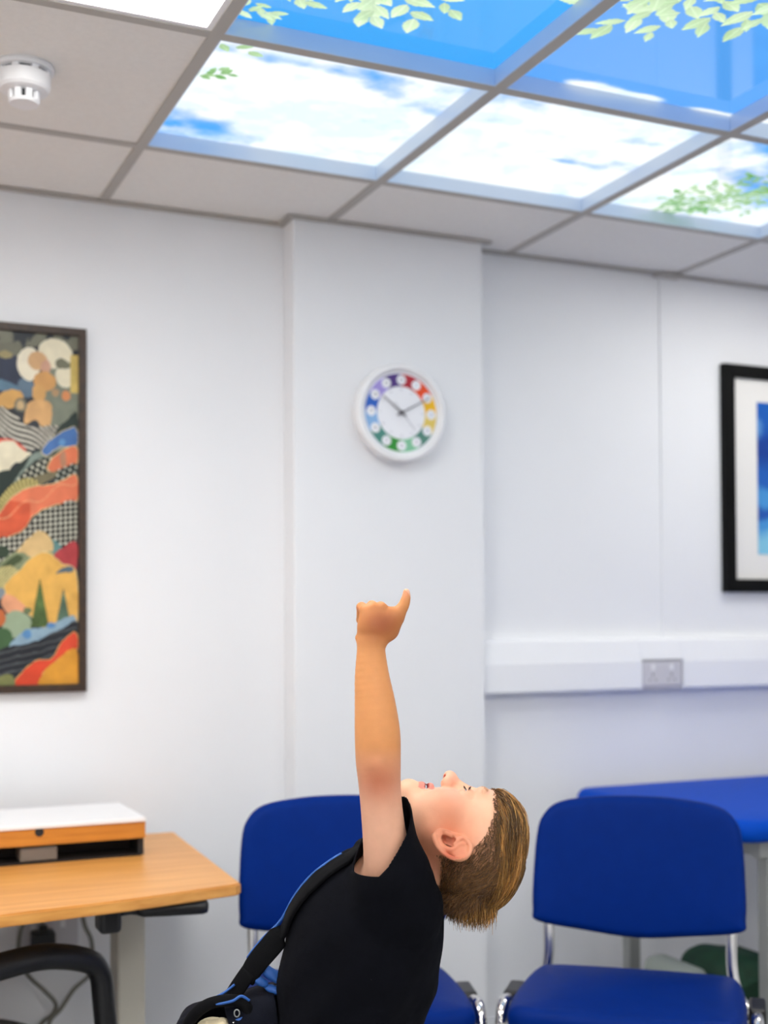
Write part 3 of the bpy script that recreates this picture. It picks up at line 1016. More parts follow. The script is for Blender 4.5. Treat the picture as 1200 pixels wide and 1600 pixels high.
# ------------------------------------------------------------------ examination couch
t = thing('treatment_couch', 'long blue padded treatment couch on a grey steel frame by the wall', 'couch', (0, 0, 0))
cl = [(2.035, 3.19), (2.010, 3.15), (2.035, 2.53), (2.060, 2.475), (2.12, 2.462), (3.90, 2.462), (3.95, 2.50), (3.95, 3.17), (3.90, 3.215), (2.08, 3.215)]
cl = []
for cx, cy, a0, rr in ((2.105, 3.155, 90, .06), (2.125, 2.525, 180, .06), (3.89, 2.525, 270, .06), (3.89, 3.155, 0, .06)):
    for k in range(7):
        a = math.radians(a0 + 15 * k)
        cl.append((cx + rr * math.cos(a), cy + rr * math.sin(a)))
seg = []
for k in range(len(cl)):
    a, b = cl[k], cl[(k + 1) % len(cl)]
    m_ = max(1, int(math.dist(a, b) / .08))
    seg += [(a[0] + (b[0] - a[0]) * q / m_, a[1] + (b[1] - a[1]) * q / m_) for q in range(m_)]
cl = seg
pad('mattress', cl, .058, .027, M_couch, t, bend=lambda x, y, z: (x, z, .7425 + y), bulge=.004)
for a in ((2.16, 3.86, 2.52, 2.555), (2.16, 3.86, 3.11, 3.145)):
    box('side_rail', a[0], a[1], a[2], a[3], .665, .708, M_steel, t, bev=.003)
for x in (2.18, 3.82):
    box('end_rail', x, x + .035, 2.555, 3.11, .665, .708, M_steel, t)
    for y in (2.535, 3.127):
        box('leg', x, x + .04, y - .018, y + .018, .03, .665, M_steel, t, bev=.004)
        lathe('foot', [(0, 0), (.024, 0), (.024, .012), (.012, .03), (0, .03)], M_black, t, 20, origin=(x + .02, y, 0))
    box('lower_rail', x + .006, x + .034, 2.553, 3.109, .17, .20, M_steel, t)
for y in (2.535, 3.127):
    box('stretcher', 2.22, 3.82, y - .012, y + .012, .172, .198, M_steel, t)
box('shelf', 2.09, 3.82, 2.55, 3.11, .20, .212, mat('shelf_grey', srgb(120, 122, 116), .6), t)

# things stored on the couch's lower shelf
gb = [(-.11, 0), (.11, 0), (.115, .07), (.09, .115), (.03, .125), (-.05, .135), (-.105, .10)]
o = pad('storage_bag', [tuple(q) for q in catmull(gb, 4, True)], .22, .06, M_green, None, bulge=.012)
o.location = (2.335, 2.86, .215)
tag(o, 'dark green soft bag on the shelf under the couch', 'bag')
o = pad('folded_cloth', [tuple(q) for q in catmull([(-.045, 0), (.045, 0), (.05, .05), (.035, .11), (-.03, .112), (-.05, .05)], 4, True)], .2, .028, mat('pale_cloth', srgb(150, 158, 150), .9), None)
o.location = (2.155, 2.86, .214)
tag(o, 'pale folded cloth beside the green bag under the couch', 'cloth')

# ------------------------------------------------------------------ the boy
# Modelled in his own frame: x to his back, y away from his left side, z up; one sheet unit is 0.96 mm.
# sheet(x, y, d): x and y run along a life-size side-view drawing (floor line at y = 2286.5), d is depth.
UNIT = 0.00096
FLOOR_Y = 2286.5


def sheet(x, y, d=0.0):
    return np.array([x - 600.0, d, FLOOR_Y - y], np.float32)


def near(x, y, d=0.0, k=0.959):
    """Drawn at the size of the raised arm, which stands nearer: brought back to life size."""
    return np.array([(x - 600.0) * k, d, (FLOOR_Y - 974) - (y - 974.0) * k], np.float32)


def cap(P, a, b, ra, rb, sy=1.0):
    q = P - a
    ab = (b - a).astype(np.float32)
    if sy != 1.0:
        q = q * np.array([1, sy, 1], np.float32)
        ab = ab * np.array([1, sy, 1], np.float32)
    t = np.clip((q @ ab) / max(1e-6, float(ab @ ab)), 0, 1)
    return np.linalg.norm(q - t[:, None] * ab, axis=1) - (ra + (rb - ra) * t)


def chain(P, pts, rads, k=8.0, sy=1.0):
    if len(pts) > 4:      # long limbs: a smooth run of many short tapers
        c = np.array(catmull([np.append(p, q) for p, q in zip(pts, rads)], 4), np.float32)
        pts, rads, k = list(c[:, :3]), list(c[:, 3]), 0
    r = None
    for i in range(len(pts) - 1):
        d = cap(P, pts[i], pts[i + 1], rads[i], rads[i + 1], sy)
        r = d if r is None else (np.minimum(r, d) if k == 0 else smin(r, d, k))
    return r


def ell(P, c, r, B=None):
    q = P - np.asarray(c, np.float32)
    if B is not None:
        q = q @ B.T
    r = np.asarray(r, np.float32)
    k0 = np.linalg.norm(q / r, axis=1)
    k1 = np.linalg.norm(q / (r * r), axis=1) + 1e-9
    return k0 * (k0 - 1) / k1


def smin(a, b, k):
    h = np.clip(.5 + .5 * (b - a) / k, 0, 1)
    return b + (a - b) * h - k * h * (1 - h)


def smax(a, b, k):
    return -smin(-a, -b, k)


def surface(fn, lo, hi, h, margin=1.6):
    """Surface nets over a block-sparse grid: fn(points) -> signed distance. Returns vertices and quads."""
    B = 8
    lo, hi = np.array(lo, float), np.array(hi, float)
    nb = np.ceil((hi - lo) / (h * B)).astype(int)
    cx = [lo[a] + (np.arange(nb[a]) + .5) * h * B for a in range(3)]
    C = np.stack(np.meshgrid(*cx, indexing='ij'), -1).reshape(-1, 3).astype(np.float32)
    dc = fn(C).reshape(nb)
    vol = np.repeat(np.repeat(np.repeat(np.where(dc < 0, -99., 99.).astype(np.float32), B, 0), B, 1), B, 2)
    act = np.argwhere(np.abs(dc) < h * B * .87 * margin)
    off = np.stack(np.meshgrid(*[np.arange(B)] * 3, indexing='ij'), -1).reshape(-1, 3)
    for s in range(0, len(act), 400):
        a = act[s:s + 400]
        idx = (a[:, None, :] * B + off[None]).reshape(-1, 3)
        d = fn((lo + idx * h).astype(np.float32))
        vol[idx[:, 0], idx[:, 1], idx[:, 2]] = d
    neg = vol < 0
    n = np.array(vol.shape)
    cnt = np.zeros(n - 1, np.int8)
    for i in (0, 1):
        for j in (0, 1):
            for k in (0, 1):
                cnt += neg[i:n[0] - 1 + i, j:n[1] - 1 + j, k:n[2] - 1 + k]
    cells = np.argwhere((cnt > 0) & (cnt < 8))
    cid = np.full(n - 1, -1, np.int32)
    cid[cells[:, 0], cells[:, 1], cells[:, 2]] = np.arange(len(cells))
    acc = np.zeros((len(cells), 3))
    num = np.zeros(len(cells))
    cor = [(i, j, k) for i in (0, 1) for j in (0, 1) for k in (0, 1)]
    for a in cor:
        for b in cor:
            if a < b and sum(abs(x - y) for x, y in zip(a, b)) == 1:
                va = vol[cells[:, 0] + a[0], cells[:, 1] + a[1], cells[:, 2] + a[2]]
                vb = vol[cells[:, 0] + b[0], cells[:, 1] + b[1], cells[:, 2] + b[2]]
                m = (va < 0) != (vb < 0)
                t = np.where(m, va / np.where(m, va - vb, 1), 0)
                acc += np.where(m[:, None], np.array(a) + t[:, None] * (np.array(b) - np.array(a)), 0)
                num += m
    V = lo + (cells + acc / num[:, None]) * h
    F = []
    for ax in range(3):
        s0 = [slice(None)] * 3
        s1 = [slice(None)] * 3
        s0[ax], s1[ax] = slice(0, -1), slice(1, None)
        e = np.argwhere(neg[tuple(s0)] != neg[tuple(s1)])
        u, v = [(1, 2), (2, 0), (0, 1)][ax]
        e = e[(e[:, u] > 0) & (e[:, v] > 0) & (e[:, u] < n[u] - 1) & (e[:, v] < n[v] - 1)]
        q = []
        for du, dv in ((-1, -1), (0, -1), (0, 0), (-1, 0)):
            c = e.copy()
            c[:, u] += du
            c[:, v] += dv
            q.append(cid[c[:, 0], c[:, 1], c[:, 2]])
        q = np.stack(q, 1)
        fl = ~neg[e[:, 0], e[:, 1], e[:, 2]]
        q[fl] = q[fl][:, ::-1]
        F.append(q)
    return V, np.concatenate(F)


def box_mask(P, c, r):
    return np.max(np.abs(P - np.asarray(c, np.float32)), axis=1) < r


# ---- head frame: forward, top, left side
psi = math.radians(13)
tilt = math.radians(9)
_T = np.array([math.cos(tilt), 0, -math.sin(tilt)])
_F0 = np.array([math.sin(tilt), 0, math.cos(tilt)])
_F = _F0 * math.cos(psi) + np.array([0, 1, 0]) * math.sin(psi)
_L = np.cross(_F, _T)
if _L[1] > 0:
    _L = -_L
HB = np.stack([_F, _T, _L]).astype(np.float32)
HC_ = sheet(733, 1324, 4)


def H(f, t, l=0.0):
    return (HC_ + f * _F + t * _T + l * _L).astype(np.float32)


EYE_R = 12.5
EYES = [H(73, -19, s * 29) for s in (1, -1)]


def head_sdf(P):
    Q = P
    d = ell(Q, H(-6, 11), (90, 70, 73), HB)
    d = smin(d, ell(Q, H(42, 26), (47, 44, 60), HB), 30)              # forehead
    d = smin(d, ell(Q, H(44, -42), (44, 56, 47), HB), 24)             # middle of the face
    d = smin(d, ell(Q, H(70, -108), (21, 20, 25), HB), 22)             # chin
    for s in (1, -1):
        d = smin(d, ell(Q, H(48, -54, s * 35), (30, 36, 23), HB), 18)  # cheek
        d = smin(d, ell(Q, H(18, -56, s * 43), (36, 32, 22), HB), 22)  # jaw corner
        d = smin(d, cap(Q, H(64, -104, s * 10), H(14, -68, s * 46), 17, 16), 16)
        d = smin(d, ell(Q, H(80, 4, s * 24), (13, 9, 20), HB), 12)     # brow
        d = smax(d, -ell(Q, H(96, -21, s * 29), (14, 9, 16), HB), 12)  # socket
    d = smin(d, cap(Q, H(86, -12), H(99, -42), 6, 8), 12)              # bridge
    d = smin(d, ell(Q, H(103, -47), (11, 10.5, 11), HB), 8)            # nose tip
    for s in (1, -1):
        d = smin(d, ell(Q, H(94, -51, s * 11), (9, 8, 6.5), HB), 5)
        d = smax(d, -ell(Q, H(101, -59, s * 6), (7.5, 5.5, 3.6), HB), 2.5)
    # mouth: upper and lower lip, slightly open
    for (f, t, r0, wl) in ((84.5, -75, 5.6, 22), (84, -88.6, 6.0, 21)):
        pts = [H(f - 10, t + (-4 if t > -80 else 5), -wl), H(f - 1.5, t, -wl * .5), H(f, t + (-1 if t > -80 else 0), 0), H(f - 1.5, t, wl * .5), H(f - 10, t + (-4 if t > -80 else 5), wl)]
        d = smin(d, chain(Q, pts, [2.5, r0 * .85, r0, r0 * .85, 2.5], 4), 5)
    d = smax(d, -ell(Q, H(74, -81.8), (12, 3.4, 23), HB), 1.5)
    # eyelids round the eyeballs
    for e in EYES:
        q = P - e
        lf, lt = q @ HB[0], q @ HB[1]
        r = np.linalg.norm(q, axis=1)
        lid = np.abs(r - EYE_R - 1.0) - 1.6
        slit = np.abs(lt + .06 * lf + 2.2) - (2.0 - .016 * (q @ HB[2]) ** 2)
        lid = smax(lid, -slit, 1.2)
        d = smin(d, lid, 3.5)
        d = smax(d, -(np.maximum(r - EYE_R + .4, -lf - 0)), 1.0)
    # left ear (near side) and its twin
    for sgn in (1, -1):
        if sgn == 1:
            Qe = P
        else:       # mirror through the head's middle plane
            l = (P - HC_) @ HB[2]
            Qe = P - 2 * l[:, None] * HB[2]
        m = box_mask(Qe, EARC, 62)
        if m.any():
            d[m] = ear_sdf(Qe[m], d[m])
    return d


def E3(x, y, b=None):
    """A point of the ear given on the side-view sheet; the rear rim stands further off the head."""
    e = (-(x - 703) * .515 + (y - 1318) * .857)
    dep = -74 - .42 * (e + 14) if b is None else b
    return near(x, y, dep, .961)


EARC = near(704, 1318, -80, .961)
HELIX = [(706, 1317), (713, 1311.5), (721, 1307.5), (728, 1312), (732.3, 1320), (731, 1330), (724, 1337.3), (714.5, 1339.6), (703, 1336.4), (692.5, 1330), (684, 1322), (678.5, 1312.7), (676, 1304)]
ANTI = [(684, 1312), (690, 1320), (699, 1324), (707, 1322.5), (714, 1317.5), (723, 1317)]
_e1 = np.array([.857, 0, -.515])
_e2 = np.array([-.515, -.42, -.857])
_e2 /= np.linalg.norm(_e2)
_e3 = np.cross(_e1, _e2)
EB = np.stack([_e1, _e2, _e3]).astype(np.float32)


def ear_sdf(P, d):
    c = E3(704.5, 1319.5)
    pl = ell(P, c, (29, 15.5, 4.2), EB)
    pl = smin(pl, ell(P, E3(684, 1304), (9.5, 8.5, 4.4), EB), 4)
    pl = smin(pl, cap(P, E3(688, 1306, -66), E3(716, 1318, -62), 11, 13), 8)       # root to the head
    pl = smax(pl, -ell(P, E3(700, 1313) + EB[2] * (-3.2 if EB[2][1] > 0 else 3.2), (14, 8.5, 9.5), EB), 2.0)   # concha
    pl = smax(pl, -ell(P, E3(697, 1307.5, -80), (7.5, 4.2, 11), EB), 2)
    pl = smax(pl, -ell(P, E3(706, 1330.5, -97), (20, 4.0, 13), EB), 1.2)               # groove inside the rim
    pl = smax(pl, -ell(P, E3(722.5, 1320.5, -94), (5.5, 3.8, 10), EB), 1.5)
    hel = chain(P, [E3(*q) + np.array([0, -3.6, 0], np.float32) for q in HELIX], [2.0, 2.6, 3.2, 3.6, 3.7, 3.7, 3.7, 3.6, 3.4, 3.4, 3.6, 4.2, 5.0], 1.5)
    anti = chain(P, [E3(*q) + np.array([0, -3.4, 0], np.float32) for q in ANTI], [2.2, 2.7, 2.9, 2.7, 2.4, 1.8], 1.5)
    tra = cap(P, E3(694, 1299, -80), E3(703, 1303, -82), 4.2, 4.0)
    pl = smin(pl, hel, 2.2)
    pl = smin(pl, anti, 2.6)
    pl = smin(pl, tra, 3.5)
    return smin(d, pl, 3.0)


ARM = [near(604, 1352, -78), near(600, 1310, -86), near(595, 1262, -88), near(592, 1222, -86), near(590, 1187, -82), near(589, 1145, -80), near(585.5, 1100, -77), near(581, 1058, -74), near(579.5, 1018, -72), near(580, 1004, -71)]
ARM_R = [36, 33, 31, 31.5, 33.6, 34, 30.6, 26, 21.5, 21.5]
HD = -71


def hand_left(P):
    k = .959
    d = cap(P, near(580, 1000, HD), near(584, 985, HD - 1), 20.5, 22, 1.15)
    d = smin(d, cap(P, near(577, 980, HD - 2), near(606, 984, HD + 2), 17, 17, 1.1), 10)
    d = smin(d, cap(P, near(578, 966, HD - 1), near(609, 968, HD + 2), 15, 15, 1.05), 10)
    d = smin(d, cap(P, near(558.5, 996, HD), near(572, 990, HD), 3.5, 10), 6)            # wrist bone
    KN = [(570.5, 953, 9.2), (583, 950, 9.8), (597, 951, 9.6), (612, 957, 9.4)]
    for x, y, r in KN:
        d = smin(d, cap(P, near(x, y, HD - 1), near(x * .6 + 236, y + 26, HD - 3), r * k, 9), 6)
    # little, ring and middle finger fold over the front of the fist
    for n, (x, y, r) in enumerate(KN[:3]):
        p0 = near(x, y, HD)
        p1 = near(x - (6 if n == 0 else 2), y - 5 + n, HD + 21)
        p2 = near(x - (7 if n == 0 else 2), y + 15, HD + 31)
        p3 = near(x + 1, y + 25, HD + 20)
        d2 = chain(P, [p0, p1, p2, p3], [r * .9, 7.6 + .3 * n, 7.0 + .3 * n, 6.2], 2.5)
        d = smin(d, d2, 2.2)
    # index finger points up
    pts = [near(606, 968, HD), near(620, 960, HD + 1), near(630.5, 946.5, HD + 2), near(635, 933, HD + 1), near(635.4, 924.5, HD)]
    d = smin(d, chain(P, pts, [11.0, 10.6, 8.6, 6.8, 4.9], 2.0), 5)
    d = smin(d, cap(P, near(592, 998, HD), near(619, 966, HD + 1), 13, 11.5), 8)
    # thumb lies across the folded fingers
    pts = [near(602, 990, HD + 10), near(612, 974, HD + 22), near(606, 962, HD + 32), near(592, 959, HD + 38)]
    d = smin(d, chain(P, pts, [12.5, 10, 8.2, 6.6], 2.5), 4)
    return d


def hand_right(P):
    c = sheet(506, 1640, 92)
    d = cap(P, sheet(512, 1622, 94), sheet(500, 1655, 90), 15, 17)
    d = smin(d, cap(P, sheet(492, 1652, 90), sheet(514, 1660, 90), 13, 13), 9)
    for n in range(4):
        x = 484 + 11 * n
        d2 = chain(P, [sheet(x + 2, 1662, 90), sheet(x - 2, 1690 + 3 * (n % 3), 84), sheet(x - 2, 1706 + 3 * (n % 3), 72), sheet(x + 2, 1704, 62)], [9, 8, 7.2, 6], 2.5)
        d = smin(d, d2, 2)
    d = smin(d, chain(P, [sheet(522, 1640, 84), sheet(530, 1664, 74), sheet(526, 1684, 66)], [11, 9, 7], 2.5), 4)
    return d


TOR = [sheet(548, 1700), sheet(543, 1620), sheet(548, 1540), sheet(562, 1470), sheet(582, 1410), sheet(602, 1372)]
TOR_R = [92, 88, 96, 98, 88, 62]


def body_sdf(P):
    d = chain(P, TOR, TOR_R, 25, .88)
    d = smin(d, cap(P, sheet(600, 1385, -72), sheet(606, 1385, 78), 40, 40), 25)     # shoulders
    d = smin(d, cap(P, sheet(628, 1388, 2), sheet(684, 1322, 4), 50, 48), 22)        # neck
    d = smin(d, cap(P, sheet(628, 1352, 2), sheet(668, 1285, 4), 40, 36), 22)        # throat
    m = (P[:, 2] > FLOOR_Y - 1480) & (P[:, 1] < 10) & (P[:, 0] < 80)
    if m.any():
        a = chain(P[m], ARM, ARM_R, 12)
        a = smin(a, cap(P[m], near(588, 1192, -104), near(592, 1206, -100), 10, 12), 12)   # point of the elbow
        d[m] = smin(d[m], a, 14)
    m = box_mask(P, near(600, 960, HD + 10), 82)
    if m.any():
        d[m] = smin(d[m], hand_left(P[m]), 5)
    m = (P[:, 1] > 30)
    if m.any():
        a = chain(P[m], [sheet(604, 1388, 92), sheet(580, 1460, 112), sheet(556, 1528, 118), sheet(532, 1580, 108), sheet(512, 1622, 95)], [36, 31, 29, 25, 19], 12)
        d[m] = smin(d[m], a, 12)
        d[m] = smin(d[m], hand_right(P[m]), 5)
    m = P[:, 2] < FLOOR_Y - 1640
    if m.any():
        for s in (-1, 1):
            l = chain(P[m], [sheet(552, 1730, s * 50), sheet(552, 1960, s * 54), sheet(592, 2200, s * 56), sheet(560, 2252, s * 58)], [72, 50, 32, 22], 14)
            d[m] = smin(d[m], l, 16)
    m = box_mask(P, HC_, 175)
    if m.any():
        d[m] = smin(d[m], head_sdf(P[m]), 14)
    return d


person_loc = (0.7788, 1.7327)          # where the side-view sheet's x = 600 stands on the floor
V, F = surface(body_sdf, (-190, -190, -10), (250, 175, FLOOR_Y - 900), 1.6)
print('body', len(V))
# skin tint: tanned forearm, pale upper arm, darker hand, flushed cheeks, ears and lips, stubbly scalp; shade painted on jaw, neck and ear grooves
P = V.astype(np.float32)
base = np.tile(srgb_np((230, 178, 147)), (len(P), 1))


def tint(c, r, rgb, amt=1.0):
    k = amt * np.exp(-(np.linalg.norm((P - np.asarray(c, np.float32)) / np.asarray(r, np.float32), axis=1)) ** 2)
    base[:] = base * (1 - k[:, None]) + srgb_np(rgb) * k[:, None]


arm_sel = (chain(P, ARM + [near(590, 960, HD)], ARM_R + [30], 10) < 26) & (P[:, 2] > FLOOR_Y - 1430)
zc = P[:, 2]
fore = np.clip((zc - (FLOOR_Y - 1215)) / 60, 0, 1)[:, None]
armc = srgb_np((218, 166, 138)) * (1 - fore) + srgb_np((214, 146, 90)) * fore
base[arm_sel] = armc[arm_sel]
k_ = np.array(arm_sel)
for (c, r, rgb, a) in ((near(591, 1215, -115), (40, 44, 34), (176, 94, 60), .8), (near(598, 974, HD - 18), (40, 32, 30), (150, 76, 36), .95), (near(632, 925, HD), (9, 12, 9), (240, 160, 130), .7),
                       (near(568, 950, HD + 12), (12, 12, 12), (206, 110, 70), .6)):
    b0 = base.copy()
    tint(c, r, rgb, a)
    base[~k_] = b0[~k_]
head_sel = box_mask(P, HC_, 170) & ~k_
b0 = base.copy()
tint(H(24, -42, 66), (26, 84, 50), (196, 114, 76), .8)  # shade under the cheek, painted into the skin colour
tint(sheet(655, 1335, -50), (50, 60, 52), (200, 120, 88), .75)  # neck shade, painted in the same way
tint(H(-5, -50, 60), (46, 60, 50), (210, 132, 96), .7)  # painted shade along the jaw
tint(H(78, -45, 40), (22, 26, 26), (240, 172, 150), .6)
for e in (EARC, EARC - 2 * float((EARC - HC_) @ HB[2]) * HB[2]):
    tint(e, (34, 24, 30), (232, 150, 116), .7)
tint(E3(706, 1330, -92), (17, 4.5, 9), (186, 72, 48), .9)  # this and the next two paint shade into the ear's hollows
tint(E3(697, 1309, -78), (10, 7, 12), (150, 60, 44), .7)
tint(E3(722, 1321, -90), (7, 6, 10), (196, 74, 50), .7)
tint(H(104, -48), (14, 14, 14), (238, 160, 140), .6)
tint(H(88, -73), (12, 5.5, 19), (206, 104, 100), 0)
q = (P - HC_) @ HB.T
lip = ((np.abs(q[:, 1] + 74.5) < 4.6) | (np.abs(q[:, 1] + 89.5) < 5.2)) & (q[:, 0] > 72) & (np.abs(q[:, 2]) < 23)
base[lip] = base[lip] * .35 + srgb_np((206, 98, 96)) * .65
mouth = (np.abs(q[:, 1] + 81.5) < 3.6) & (q[:, 0] > 62) & (np.abs(q[:, 2]) < 21)
base[mouth] = srgb_np((150, 50, 44))
for s in (1, -1):
    n_ = np.linalg.norm((q - np.array([101, -59, s * 6])) / np.array([8, 5.5, 4]), axis=1) < 1.05
    base[n_] = srgb_np((170, 62, 44))


def hair_edge(q):
    """> 0 inside the haired part of the scalp (head coordinates f, t, l)."""
    f, t, l = q[:, 0], q[:, 1], q[:, 2]
    front = t - (26 + .33 * (f - 20)) + np.where(np.abs(l) > 40, 0, 0)
    front = np.where(f > 10, t - (12 + .38 * np.minimum(f - 10, 34)), t - (12 - .8 * (10 - f)))
    nape = np.where(f < -20, (t + 52) - .1 * (-20 - f), front)
    return np.maximum(front, np.minimum(nape, -18 - f))


he = hair_edge(q)
sc = np.clip(he / 10 + .2, 0, 1) * head_sel * (np.linalg.norm((P - EARC) / np.array([34, 40, 24]), axis=1) > .9)
k = (.62 * sc)[:, None]
base[:] = base * (1 - k) + srgb_np((140, 98, 60)) * k
base[~head_sel] = b0[~head_sel]
mott = (fbm(P / 11.0, 3) - .5)[:, None]
base *= 1 + .10 * mott
M_skin = mat('skin', (1, 1, 1, 1), 0.52, attr=True, sub=0.12, spec=0.35, bump=0.05, bscale=420)


def put_on_sheet(v):
    return v * UNIT


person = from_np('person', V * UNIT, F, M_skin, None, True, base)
person.location = (person_loc[0], person_loc[1], 0.0)
person.rotation_euler = (0, 0, -YAW)
tag(person, 'boy in a dark navy t-shirt leaning back, left arm raised and pointing at the ceiling', 'person')

for e in EYES:
    vv, ff = [], []
    n1_, n2_ = 20, 28
    for i in range(n1_ + 1):
        a = math.pi * i / n1_
        for k in range(n2_):
            b = 2 * math.pi * k / n2_
            loc = np.array([math.cos(a), math.sin(a) * math.cos(b), math.sin(a) * math.sin(b)]) * EYE_R
            if i < 5:
                loc[0] += .8 * (1 - i / 5)
            vv.append(e + loc @ HB)
    for i in range(n1_):
        for k in range(n2_):
            ff.append((i * n2_ + k, i * n2_ + (k + 1) % n2_, (i + 1) * n2_ + (k + 1) % n2_, (i + 1) * n2_ + k))
    vv = np.array(vv)
    qq = (vv - e) @ HB.T / EYE_R
    ra = np.hypot(qq[:, 1], qq[:, 2])
    cc = np.tile(srgb_np((232, 226, 222)), (len(vv), 1))
    cc[(ra < .5) & (qq[:, 0] > 0)] = srgb_np((90, 120, 140))
    cc[(ra < .22) & (qq[:, 0] > 0)] = (.005, .005, .005)
    from_np('eye', vv * UNIT, np.array(ff), mat('eye_surface', (1, 1, 1, 1), .12, attr=True), person, True, cc)

# teeth
tv, tf = [], []
for k in range(-4, 4):
    for (t0, t1) in ((-80.6, -76),):
        a = [(78 - .09 * (x * 3.2) ** 2 * .35, x * 3.2) for x in (k + .06, k + .94)]
        b = len(tv)
        for fo in (0, -3):
            for (f_, l_) in a:
                tv += [H(f_ + fo + 3, t0, l_), H(f_ + fo + 3, t1, l_)]
        tf += [(b, b + 2, b + 3, b + 1), (b + 4, b + 5, b + 7, b + 6), (b, b + 4, b + 6, b + 2), (b + 1, b + 3, b + 7, b + 5), (b, b + 1, b + 5, b + 4), (b + 2, b + 6, b + 7, b + 3)]
from_data('teeth', np.array(tv) * UNIT, tf, mat('tooth', srgb(240, 236, 226), .3), person)


def tree_normals(P):
    h = .6
    g = np.stack([head_sdf(P + np.eye(3, dtype=np.float32)[a] * h) - head_sdf(P - np.eye(3, dtype=np.float32)[a] * h) for a in range(3)], 1)
    return g / (np.linalg.norm(g, axis=1)[:, None] + 1e-9)


# ---- hair: strands combed from the brow over the crown, clipped short at the sides and nape
fq = F[np.all(head_sel[F], axis=1)]
tri = np.concatenate([fq[:, [0, 1, 2]], fq[:, [0, 2, 3]]])


def scatter(mask_fn, n):
    A, B_, C_ = V[tri[:, 0]], V[tri[:, 1]], V[tri[:, 2]]
    ar = np.linalg.norm(np.cross(B_ - A, C_ - A), axis=1) * .5
    cen = (A + B_ + C_) / 3
    ok = mask_fn((cen - HC_) @ HB.T, cen)
    wgt = ar * ok
    i = RNG.choice(len(tri), n, p=wgt / wgt.sum())
    r1, r2 = np.sqrt(RNG.random(n)), RNG.random(n)
    return (A[i] * (1 - r1)[:, None] + B_[i] * (r1 * (1 - r2))[:, None] + C_[i] * (r1 * r2)[:, None]).astype(np.float32)


def top_edge(q):
    """> 0 on the long-haired crown, < 0 on the clipped sides."""
    f, t, l = q[:, 0], q[:, 1], q[:, 2]
    return np.minimum(hair_edge(q), (62 + .12 * f) - np.abs(l) + np.maximum(0, t - 40) * .55) if False else np.minimum(hair_edge(q), t - 22 + np.clip((f - 15) * .55, 0, 34) - np.where(f < -45, (f + 45) * .6, 0) + (38 - np.minimum(np.abs(l), 60)) * .8)


not_ear = lambda c: (np.linalg.norm((c - EARC) / np.array([36, 60, 26]), axis=1) > 1)
long_root = scatter(lambda q, c: (top_edge(q) > 0) & not_ear(c), 5200)
short_root = scatter(lambda q, c: (hair_edge(q) > -3) & (top_edge(q) < 12) & not_ear(c), 15000)


def ribbons(name, paths, rad, m, taper=.35, colour=None):
    """paths (n, k, 3): every strand a thin three-sided tapering rod, all joined in one uncountable mass."""
    n, K, _ = paths.shape
    t = np.gradient(paths, axis=1)
    t /= np.linalg.norm(t, axis=2, keepdims=True) + 1e-9
    ref = RNG.normal(size=(n, 1, 3))
    a = np.cross(t, ref)
    a /= np.linalg.norm(a, axis=2, keepdims=True) + 1e-9
    b = np.cross(t, a)
    rr = (rad * RNG.uniform(.75, 1.3, n))[:, None] * np.linspace(1, taper, K)[None]
    vs = []
    for k in range(3):
        an = 2 * math.pi * k / 3
        vs.append(paths + (a * math.cos(an) + b * math.sin(an)) * rr[..., None])
    Vv = np.stack(vs, 2).reshape(-1, 3)
    idx = (np.arange(n)[:, None, None] * K * 3 + np.arange(K - 1)[None, :, None] * 3)
    Fs = []
    for k in range(3):
        k2 = (k + 1) % 3
        Fs.append(np.stack([idx + k, idx + k2, idx + 3 + k2, idx + 3 + k], -1).reshape(-1, 4))
    cc = np.repeat(colour, K * 3, 0)
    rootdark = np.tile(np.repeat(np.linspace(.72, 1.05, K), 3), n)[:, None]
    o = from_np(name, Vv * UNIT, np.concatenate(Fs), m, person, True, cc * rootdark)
    o['kind'] = 'stuff'
    return o


def grow(root, length, lift, steps, comb, jit, stick):
    n = len(root)
    N = tree_normals(root)
    P0 = root.astype(np.float64)
    path = [P0 - N * 1.0]
    p = P0.copy()
    st = (length / steps)[:, None]
    clump = (np.floor(root / 9.0) @ np.array([12.9898, 78.233, 37.719]))
    jv = np.stack([np.sin(clump), np.cos(clump * 1.7), np.sin(clump * 2.3)], 1) * jit * .7 + RNG.normal(size=(n, 3)) * jit * .6
    for k in range(steps):
        nn = tree_normals(p.astype(np.float32))
        q = (p - HC_) @ HB.T
        g = comb(q) + jv
        g = g - nn * (np.sum(g * nn, 1) * stick(q))[:, None]
        g /= np.linalg.norm(g, axis=1)[:, None] + 1e-9
        wgt = np.exp(-k / 1.6)
        step = g * (1 - .55 * wgt) + nn * .75 * wgt
        step /= np.linalg.norm(step, axis=1)[:, None]
        p = p + step * st
        dd = head_sdf(p.astype(np.float32))
        target = lift * min(1, (k + 1) / (steps * .45))
        push = np.where(dd < target, target - dd, np.where(stick(q) > .5, (target - dd) * .5, 0))
        p = p + nn * push[:, None]
        path.append(p.copy())
    return np.stack(path, 1)


def comb_long(q):
    # away from the brow over the crown, then hanging straight down
    hang = np.clip((-q[:, 0] - 10) / 60, 0, 1)[:, None]
    g = (-_F[None] * 1.0 + _T[None] * .25) * (1 - hang) + np.array([[.0, 0, -1.0]]) * hang
    return g + .10 * np.sign(q[:, 2])[:, None] * _L[None]


def comb_short(q):
    return -_F[None] * .75 - _T[None] * .45 * np.clip((-q[:, 0] + 20) / 60, 0, 1)[:, None] + 0 * q


